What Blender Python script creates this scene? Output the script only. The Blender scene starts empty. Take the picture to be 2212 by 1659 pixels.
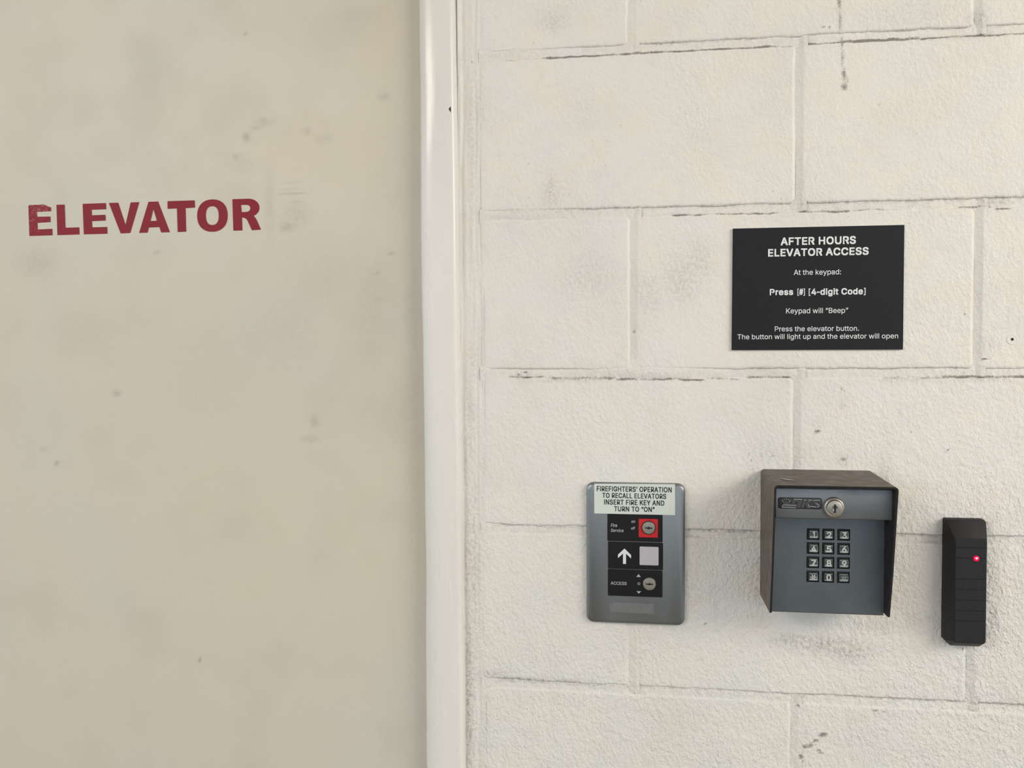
import bpy, bmesh, math, json
import numpy as np
from mathutils import Vector, Matrix

S = bpy.context.scene
COL = S.collection
Z0 = 1.4224            # height of the bed joint at eye level; wall millimetres, mostly unprojected from image pixels, are measured from it

# ------------------------------------------------------------------ camera
cd = bpy.data.cameras.new('camera'); cd.sensor_width = 36.0; cd.lens = 1870.0 / 2212.0 * 36.0
cd.clip_start = 0.02; cd.clip_end = 200
cam = bpy.data.objects.new('camera', cd); COL.objects.link(cam)
R = Vector((0.99004837, 0.14068257, -0.00355524)); U = Vector((-0.00105234, 0.03266365, 0.99946585)); F = Vector((-0.14072355, 0.98951579, -0.03248664))
M = Matrix((R, U, -F)).transposed().to_4x4(); M.translation = Vector((0.0031, -1.1076, Z0 + 0.02216))
cam.matrix_world = M
S.camera = cam

# ------------------------------------------------------------------ light and exposure
S.view_settings.view_transform = 'Standard'; S.view_settings.look = 'None'
S.view_settings.gamma = 1.0; S.view_settings.use_curve_mapping = False
S.view_settings.exposure = 0.12
W = bpy.data.worlds.new('overcast_daylight'); S.world = W; W.use_nodes = True
bg = W.node_tree.nodes['Background']; bg.inputs[0].default_value = (0.86, 0.93, 1.0, 1); bg.inputs[1].default_value = 1.9

def area(name, loc, aim, sx, sy, power, col):
    l = bpy.data.lights.new(name, 'AREA'); l.shape = 'RECTANGLE'; l.size = sx; l.size_y = sy; l.energy = power; l.color = col
    o = bpy.data.objects.new(name, l); COL.objects.link(o); o.location = loc
    o.rotation_euler = (Vector(aim) - Vector(loc)).to_track_quat('-Z', 'Y').to_euler()
    return o
area('ceiling_light_right', (2.5, -1.75, 2.55), (0.3, 0, 1.1), 2.2, 1.1, 66, (1.0, 0.91, 0.81))
area('ceiling_light_left', (-2.0, -2.6, 2.72), (-0.6, 0, 0.8), 1.2, 0.35, 24, (1.0, 0.93, 0.85))

# ------------------------------------------------------------------ helpers
def mm(x, y, z): return (x * .001, y * .001, z * .001 + Z0)

def nodes(name):
    m = bpy.data.materials.new(name); m.use_nodes = True
    nt = m.node_tree; b = nt.nodes['Principled BSDF']
    return m, nt, b, nt.nodes, nt.links

def setin(b, **k):
    for n, v in k.items():
        n = {'color': 'Base Color', 'rough': 'Roughness', 'metal': 'Metallic', 'spec': 'Specular IOR Level', 'coat': 'Coat Weight', 'coatr': 'Coat Roughness', 'ecol': 'Emission Color', 'estr': 'Emission Strength'}.get(n, n)
        b.inputs[n].default_value = (*v, 1) if isinstance(v, tuple) and len(v) == 3 else v

def srgb(r, g, b):
    f = lambda c: (c / 255 / 12.92) if c <= 10 else ((c / 255 + .055) / 1.055) ** 2.4
    return (f(r), f(g), f(b))

def math_node(N, L, op, a, b=None, clamp=False):
    n = N.new('ShaderNodeMath'); n.operation = op; n.use_clamp = clamp
    for i, v in enumerate((a, b)):
        if v is None: continue
        if isinstance(v, (int, float)): n.inputs[i].default_value = v
        else: L.new(v, n.inputs[i])
    return n.outputs[0]

def noise(N, L, vec, scale, detail=3, rough=.5, lac=2.0, dist=0):
    n = N.new('ShaderNodeTexNoise'); n.inputs['Scale'].default_value = scale; n.inputs['Detail'].default_value = detail
    n.inputs['Roughness'].default_value = rough; n.inputs['Distortion'].default_value = dist
    L.new(vec, n.inputs['Vector']); return n.outputs['Fac']

def ramp(N, L, fac, p0, c0, p1, c1):
    n = N.new('ShaderNodeMapRange'); n.inputs[1].default_value = p0; n.inputs[2].default_value = p1
    n.inputs[3].default_value = c0; n.inputs[4].default_value = c1; n.clamp = True
    L.new(fac, n.inputs[0]); return n.outputs[0]

def mixc(N, L, fac, a, b):
    n = N.new('ShaderNodeMix'); n.data_type = 'RGBA'
    for k, v in ((0, fac), (6, a), (7, b)):
        if isinstance(v, (int, float)): n.inputs[k].default_value = v
        elif isinstance(v, tuple): n.inputs[k].default_value = (*v, 1)
        else: L.new(v, n.inputs[k])
    return n.outputs[2]

def position(N): return N.new('ShaderNodeNewGeometry').outputs['Position']

def mapped(N, L, vec, scale, rot=(0, 0, 0)):
    n = N.new('ShaderNodeMapping'); n.inputs['Scale'].default_value = scale; n.inputs['Rotation'].default_value = rot
    L.new(vec, n.inputs['Vector']); return n.outputs[0]

def bump(N, L, b, h, dist, strength=1.0, prev=None):
    n = N.new('ShaderNodeBump'); n.inputs['Distance'].default_value = dist; n.inputs['Strength'].default_value = strength
    L.new(h, n.inputs['Height'])
    if prev is not None: L.new(prev, n.inputs['Normal'])
    L.new(n.outputs[0], b.inputs['Normal']); return n.outputs[0]

# ---- painted masonry
WALLC = srgb(232, 228, 217)
def wall_material():
    m, nt, b, N, L = nodes('painted_masonry')
    P = position(N)
    at = N.new('ShaderNodeAttribute'); at.attribute_name = 'dirt'; dirt = at.outputs['Fac']
    ag = N.new('ShaderNodeAttribute'); ag.attribute_name = 'grime_shade'; grime_shade = ag.outputs['Fac']
    # soft smudging of the paint
    s1 = noise(N, L, P, 9, 4, .6); s2 = noise(N, L, P, 55, 3, .6)
    soft = math_node(N, L, 'ADD', math_node(N, L, 'MULTIPLY', ramp(N, L, s1, .46, 0, .72, 1), .10), math_node(N, L, 'MULTIPLY', ramp(N, L, s2, .52, 0, .75, 1), .06))
    hue = noise(N, L, mapped(N, L, P, (1, 1, 1)), 14, 3, .6)
    col = mixc(N, L, ramp(N, L, hue, .40, 0, .60, 1), srgb(231, 227, 218), srgb(228, 227, 221))
    col = mixc(N, L, soft, col, srgb(160, 158, 152))
    # sparse pits holding dust
    v = N.new('ShaderNodeTexVoronoi'); v.inputs['Scale'].default_value = 120; L.new(P, v.inputs['Vector'])
    patch = ramp(N, L, noise(N, L, P, 13, 2, .5), .50, 0, .68, 1)
    pitr = math_node(N, L, 'MULTIPLY', patch, .16)
    pit = math_node(N, L, 'MULTIPLY', math_node(N, L, 'LESS_THAN', v.outputs['Distance'], pitr), .22)
    col = mixc(N, L, pit, col, srgb(120, 112, 104))
    # grime and painted-in shade, broken by the grain of the paint
    gn = ramp(N, L, noise(N, L, P, 230, 4, .65), .42, .15, .66, 1)
    col = mixc(N, L, math_node(N, L, 'MULTIPLY', math_node(N, L, 'MULTIPLY', grime_shade, gn), .75, True), col, srgb(112, 106, 104))
    # dirt lines and specks: crisp, eaten by fine noise
    dn = noise(N, L, P, 420, 3, .6)
    dm = ramp(N, L, math_node(N, L, 'ADD', dirt, math_node(N, L, 'MULTIPLY', math_node(N, L, 'SUBTRACT', dn, .5), 1.1)), .30, 0, .85, 1)
    dm = math_node(N, L, 'MULTIPLY', dm, math_node(N, L, 'GREATER_THAN', dirt, .02))
    col = mixc(N, L, math_node(N, L, 'MULTIPLY', dm, .78), col, srgb(96, 85, 78))
    L.new(col, b.inputs['Base Color'])
    L.new(ramp(N, L, s2, .3, .48, .7, .62), b.inputs['Roughness'])
    # orange-peel paint over coarse block
    coarse = N.new('ShaderNodeAttribute'); coarse.attribute_name = 'coarse'
    q = mapped(N, L, P, (1.0, 1, .78), (0, math.radians(32), 0))
    h1 = ramp(N, L, noise(N, L, q, 215, 3, .6), .36, 0, .70, 1)
    h2 = ramp(N, L, noise(N, L, q, 88, 2, .5), .30, 0, .72, 1)
    h = math_node(N, L, 'MULTIPLY', math_node(N, L, 'ADD', h1, math_node(N, L, 'MULTIPLY', h2, .8)), coarse.outputs['Fac'])
    n1 = bump(N, L, b, h, .00105, 1.0)
    bump(N, L, b, noise(N, L, P, 600, 2, .5), .0004, .5, n1)
    setin(b, spec=.35)
    return m

def plain(name, color, rough=.5, metal=0, spec=.5, mottle=0, mscale=30, grain=0, gscale=900, tint=None, stretch=(1, 1, 1)):
    m, nt, b, N, L = nodes(name)
    setin(b, color=color, rough=rough, metal=metal, spec=spec)
    P = mapped(N, L, position(N), stretch)
    if mottle:
        f = ramp(N, L, noise(N, L, P, mscale, 4, .6), .35, 0, .7, mottle)
        L.new(mixc(N, L, f, color, tint or tuple(c * .45 for c in color)), b.inputs['Base Color'])
        L.new(ramp(N, L, noise(N, L, P, mscale * 1.7, 3), .3, max(rough - .08, .05), .7, min(rough + .1, 1)), b.inputs['Roughness'])
    if grain: bump(N, L, b, noise(N, L, P, gscale, 3, .6), grain * .001, .6)
    return m

def door_material():
    m, nt, b, N, L = nodes('beige_door_paint')
    P = position(N)
    at = N.new('ShaderNodeAttribute'); at.attribute_name = 'dirt'
    n1 = noise(N, L, P, 2.2, 4, .55); n2 = noise(N, L, P, 7, 4, .6)
    c = mixc(N, L, ramp(N, L, n1, .35, 0, .65, 1), srgb(210, 202, 183), srgb(206, 202, 189))
    c = mixc(N, L, ramp(N, L, n2, .50, 0, .78, .22), c, srgb(164, 157, 140))
    sm = math_node(N, L, 'MULTIPLY', at.outputs['Fac'], ramp(N, L, noise(N, L, P, 120, 4, .7), .35, .35, .65, 1))
    c = mixc(N, L, math_node(N, L, 'MULTIPLY', sm, 1.0, True), c, srgb(126, 120, 108))
    L.new(c, b.inputs['Base Color'])
    L.new(ramp(N, L, n2, .3, .36, .7, .50), b.inputs['Roughness'])
    a = bump(N, L, b, noise(N, L, P, 5, 2), .004, .35)
    bump(N, L, b, noise(N, L, P, 330, 2), .0004, .35, a)
    setin(b, spec=.4)
    return m

def red_material():
    m, nt, b, N, L = nodes('worn_red_vinyl')
    P = position(N)
    at = N.new('ShaderNodeAttribute'); at.attribute_name = 'wear'
    n1 = noise(N, L, P, 420, 4, .75)
    f = ramp(N, L, math_node(N, L, 'ADD', at.outputs['Fac'], math_node(N, L, 'MULTIPLY', math_node(N, L, 'SUBTRACT', n1, .5), 2.2)), .66, 0, .98, .6)
    base = mixc(N, L, ramp(N, L, noise(N, L, P, 90, 3), .4, 0, .7, .35), srgb(136, 14, 32), srgb(114, 14, 28))
    L.new(mixc(N, L, f, base, srgb(196, 140, 130)), b.inputs['Base Color'])
    setin(b, rough=.55, spec=.35)
    return m

MAT = {}
MAT['wall'] = wall_material()
MAT['door'] = door_material()
MAT['red_letter'] = red_material()
MAT['frame'] = plain('glossy_offwhite_frame_paint', srgb(230, 228, 222), .24, spec=.5, mottle=.08, mscale=16, tint=srgb(170, 167, 158), grain=.6, gscale=60, stretch=(1, 1, .25))
MAT['frame_dirty'] = plain('sealant_paint', srgb(226, 221, 211), .5, mottle=.22, mscale=45, tint=srgb(150, 143, 138), grain=1.6, gscale=90, stretch=(1, 1, .12))
MAT['sign_black'] = plain('black_engraving_plastic', srgb(25, 26, 30), .5, spec=.25, grain=.25, gscale=1400)
MAT['sign_edge'] = plain('pale_plastic_core', srgb(196, 196, 188), .5)
MAT['white_print'] = plain('white_print', srgb(226, 229, 230), .5)
MAT['grey_print'] = plain('pale_grey_print', srgb(178, 180, 180), .5)
MAT['steel'] = plain('brushed_steel', (.30, .325, .335), .40, 1.0, mottle=.45, mscale=14, tint=(.225, .25, .26), grain=.12, gscale=700, stretch=(1, 1, .08))
MAT['sticker'] = plain('pale_sticker', srgb(213, 221, 213), .5, mottle=.06, mscale=60)
MAT['black_print'] = plain('black_print', srgb(34, 40, 40), .55)
MAT['module'] = plain('black_plastic', srgb(20, 21, 23), .42, spec=.3, grain=.15, gscale=1200)
MAT['red_plastic'] = plain('red_plastic', srgb(205, 26, 30), .4, mottle=.25, mscale=160)
MAT['button'] = plain('frosted_button', srgb(190, 188, 194), .35, mottle=.10, mscale=200)
MAT['lock'] = plain('nickel_lock_face', (.40, .38, .335), .44, .85, mottle=.5, mscale=120, tint=(.28, .265, .235))
MAT['lock_dark'] = plain('keyway_dark', srgb(22, 20, 18), .6)
MAT['residue'] = plain('dull_adhesive_residue', srgb(122, 125, 125), .75, .2, mottle=.3, mscale=120)
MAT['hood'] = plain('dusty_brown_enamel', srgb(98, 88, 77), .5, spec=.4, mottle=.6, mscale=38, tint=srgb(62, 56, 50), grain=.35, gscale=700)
MAT['hood_black'] = plain('black_hood_inside', srgb(24, 21, 20), .6, mottle=.4, mscale=60)  # black for inner faces, front lip and the keypad backing
MAT['keypad_face'] = plain('blue_grey_steel', (.155, .18, .195), .46, .85, mottle=.55, mscale=16, tint=(.125, .145, .155), grain=.22, gscale=1000)  # bluish base colour stands in for reflected daylight
MAT['keypad_cover'] = plain('blue_grey_cover', (.215, .235, .25), .46, .85, mottle=.5, mscale=18, tint=(.18, .195, .205), grain=.22, gscale=1000)
MAT['badge'] = plain('black_badge', srgb(30, 33, 35), .55)
MAT['emblem'] = plain('dark_emblem_metal', srgb(74, 76, 76), .4, .3)
MAT['emblem_edge'] = plain('pale_emblem_edge', srgb(170, 178, 178), .4, .2)
MAT['key'] = plain('dark_key_metal', (.17, .185, .19), .25, .8, mottle=.4, mscale=300)
MAT['key_hi'] = plain('pale_key_metal', srgb(176, 184, 182), .35, .35, mottle=.4, mscale=500)
MAT['digit'] = plain('worn_white_digit', srgb(205, 208, 204), .45, .1, mottle=.25, mscale=500)
MAT['reader'] = plain('black_reader_plastic', srgb(36, 35, 37), .55, spec=.3, grain=.3, gscale=1300)
MAT['reader_side'] = MAT['reader']
MAT['floor'] = plain('grey_concrete', srgb(146, 136, 124), .7, mottle=.5, mscale=4, grain=2, gscale=60)
MAT['ceiling'] = plain('pale_ceiling_concrete', srgb(188, 184, 176), .8, mottle=.3, mscale=3)
MAT['parapet'] = plain('painted_parapet', srgb(165, 160, 152), .7, mottle=.3, mscale=5)
MAT['ground'] = plain('outdoor_asphalt', srgb(130, 130, 128), .85, mottle=.4, mscale=1)
def emit(name, col, s):
    m, nt, b, N, L = nodes(name); setin(b, color=col, ecol=col, estr=s, rough=.2); return m
MAT['led_red'] = emit('red_led_lens', (1.0, .0, .05), 1.0)
MAT['led_core'] = emit('white_hot_led_core', (1.0, .75, .55), 1.5)

# ------------------------------------------------------------------ mesh tools (millimetres, wall frame)
class MB:
    def __init__(s): s.v = []; s.f = []; s.m = []
    def add(s, vs, fs, mi=0):
        n = len(s.v); s.v += [tuple(p) for p in vs]; s.f += [tuple(i + n for i in f) for f in fs]; s.m += [mi] * len(fs)
    def box(s, x0, x1, y0, y1, z0, z1, mi=0):
        v = [(x, y, z) for x in (x0, x1) for y in (y0, y1) for z in (z0, z1)]
        s.add(v, [(0, 1, 3, 2), (4, 6, 7, 5), (0, 4, 5, 1), (2, 3, 7, 6), (0, 2, 6, 4), (1, 5, 7, 3)], mi)
    def prism(s, pts, y0, y1, mi=0):          # pts (x,z); y0 front, y1 back
        n = len(pts); v = [(x, y0, z) for x, z in pts] + [(x, y1, z) for x, z in pts]
        f = [tuple(range(n)), tuple(range(2 * n - 1, n - 1, -1))] + [(i, i + n, (i + 1) % n + n, (i + 1) % n) for i in range(n)]
        s.add(v, f, mi)
    def loft(s, rings, mi=0, cap0=True, cap1=True, mis=None):
        n = len(rings[0]); v = [p for r in rings for p in r]; base = len(s.v); s.v += [tuple(p) for p in v]
        for k in range(len(rings) - 1):
            for i in range(n):
                s.f.append((base + k * n + i, base + k * n + (i + 1) % n, base + (k + 1) * n + (i + 1) % n, base + (k + 1) * n + i)); s.m.append(mis[k] if mis else mi)
        if cap0: s.f.append(tuple(base + i for i in range(n))[::-1]); s.m.append(mi)
        if cap1: s.f.append(tuple(base + (len(rings) - 1) * n + i for i in range(n))); s.m.append(mis[-1] if mis else mi)
    def build(s, name, mats, parent=None, origin=(0, 0, 0), bevel=0, seg=2, smooth=False, kind=None, attrs=None):
        me = bpy.data.meshes.new(name)
        ox, oy, oz = origin
        me.from_pydata([((x - ox) * .001, (y - oy) * .001, (z - oz) * .001) for x, y, z in s.v], [], s.f)
        for m in (mats if isinstance(mats, (list, tuple)) else [mats]): me.materials.append(MAT[m])
        me.polygons.foreach_set('material_index', s.m)
        bm = bmesh.new(); bm.from_mesh(me); bmesh.ops.recalc_face_normals(bm, faces=bm.faces); bm.to_mesh(me); bm.free()
        if smooth:
            me.polygons.foreach_set('use_smooth', [True] * len(me.polygons))
            me.set_sharp_from_angle(angle=math.radians(smooth if smooth is not True else 40))
        me.update()
        if attrs:
            for k, fn in attrs.items():
                a = me.attributes.new(k, 'FLOAT', 'POINT'); a.data.foreach_set('value', [fn(*p) for p in s.v])
        o = bpy.data.objects.new(name, me); COL.objects.link(o)
        if parent is not None: o.parent = parent
        else: o.location = mm(ox, oy, oz)
        if kind: o['kind'] = kind
        if bevel:
            b = o.modifiers.new('bevel', 'BEVEL'); b.width = bevel * .001; b.segments = seg; b.limit_method = 'ANGLE'; b.angle_limit = math.radians(35)
        return o

def thing(name, label, cat, origin, group=None):
    o = bpy.data.objects.new(name, None); COL.objects.link(o); o.location = mm(*origin); o.empty_display_size = .05
    o['label'] = label; o['category'] = cat
    if group: o['group'] = group
    return o

def circle(cx, cz, r, y, n=32): return [(cx + r * math.cos(2 * math.pi * i / n), y, cz + r * math.sin(2 * math.pi * i / n)) for i in range(n)]
def rrect(x0, x1, z0, z1, r, n=6):
    p = []
    for cx, cz, a in ((x1 - r, z1 - r, 0), (x0 + r, z1 - r, 90), (x0 + r, z0 + r, 180), (x1 - r, z0 + r, 270)):
        for i in range(n + 1):
            t = math.radians(a + 90 * i / n); p.append((cx + r * math.cos(t), cz + r * math.sin(t)))
    return p
def at_y(pts, y): return [(x, y, z) for x, z in pts]
def stroke(pts, w):                            # open polyline -> closed outline with mitred width
    L_, R_ = [], []
    for i, p in enumerate(pts):
        a = pts[max(i - 1, 0)]; b = pts[min(i + 1, len(pts) - 1)]
        dx, dz = b[0] - a[0], b[1] - a[1]; l = math.hypot(dx, dz) or 1
        nx, nz = -dz / l * w / 2, dx / l * w / 2
        L_.append((p[0] + nx, p[1] + nz)); R_.append((p[0] - nx, p[1] - nz))
    return L_ + R_[::-1]
def add_stroke(mb, pts, w, y0, y1, mi=0):      # as separate quads, robust on curves
    o = stroke(pts, w); n = len(pts)
    for i in range(n - 1):
        mb.prism([o[i], o[i + 1], o[2 * n - 2 - i], o[2 * n - 1 - i]], y0, y1, mi)

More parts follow.
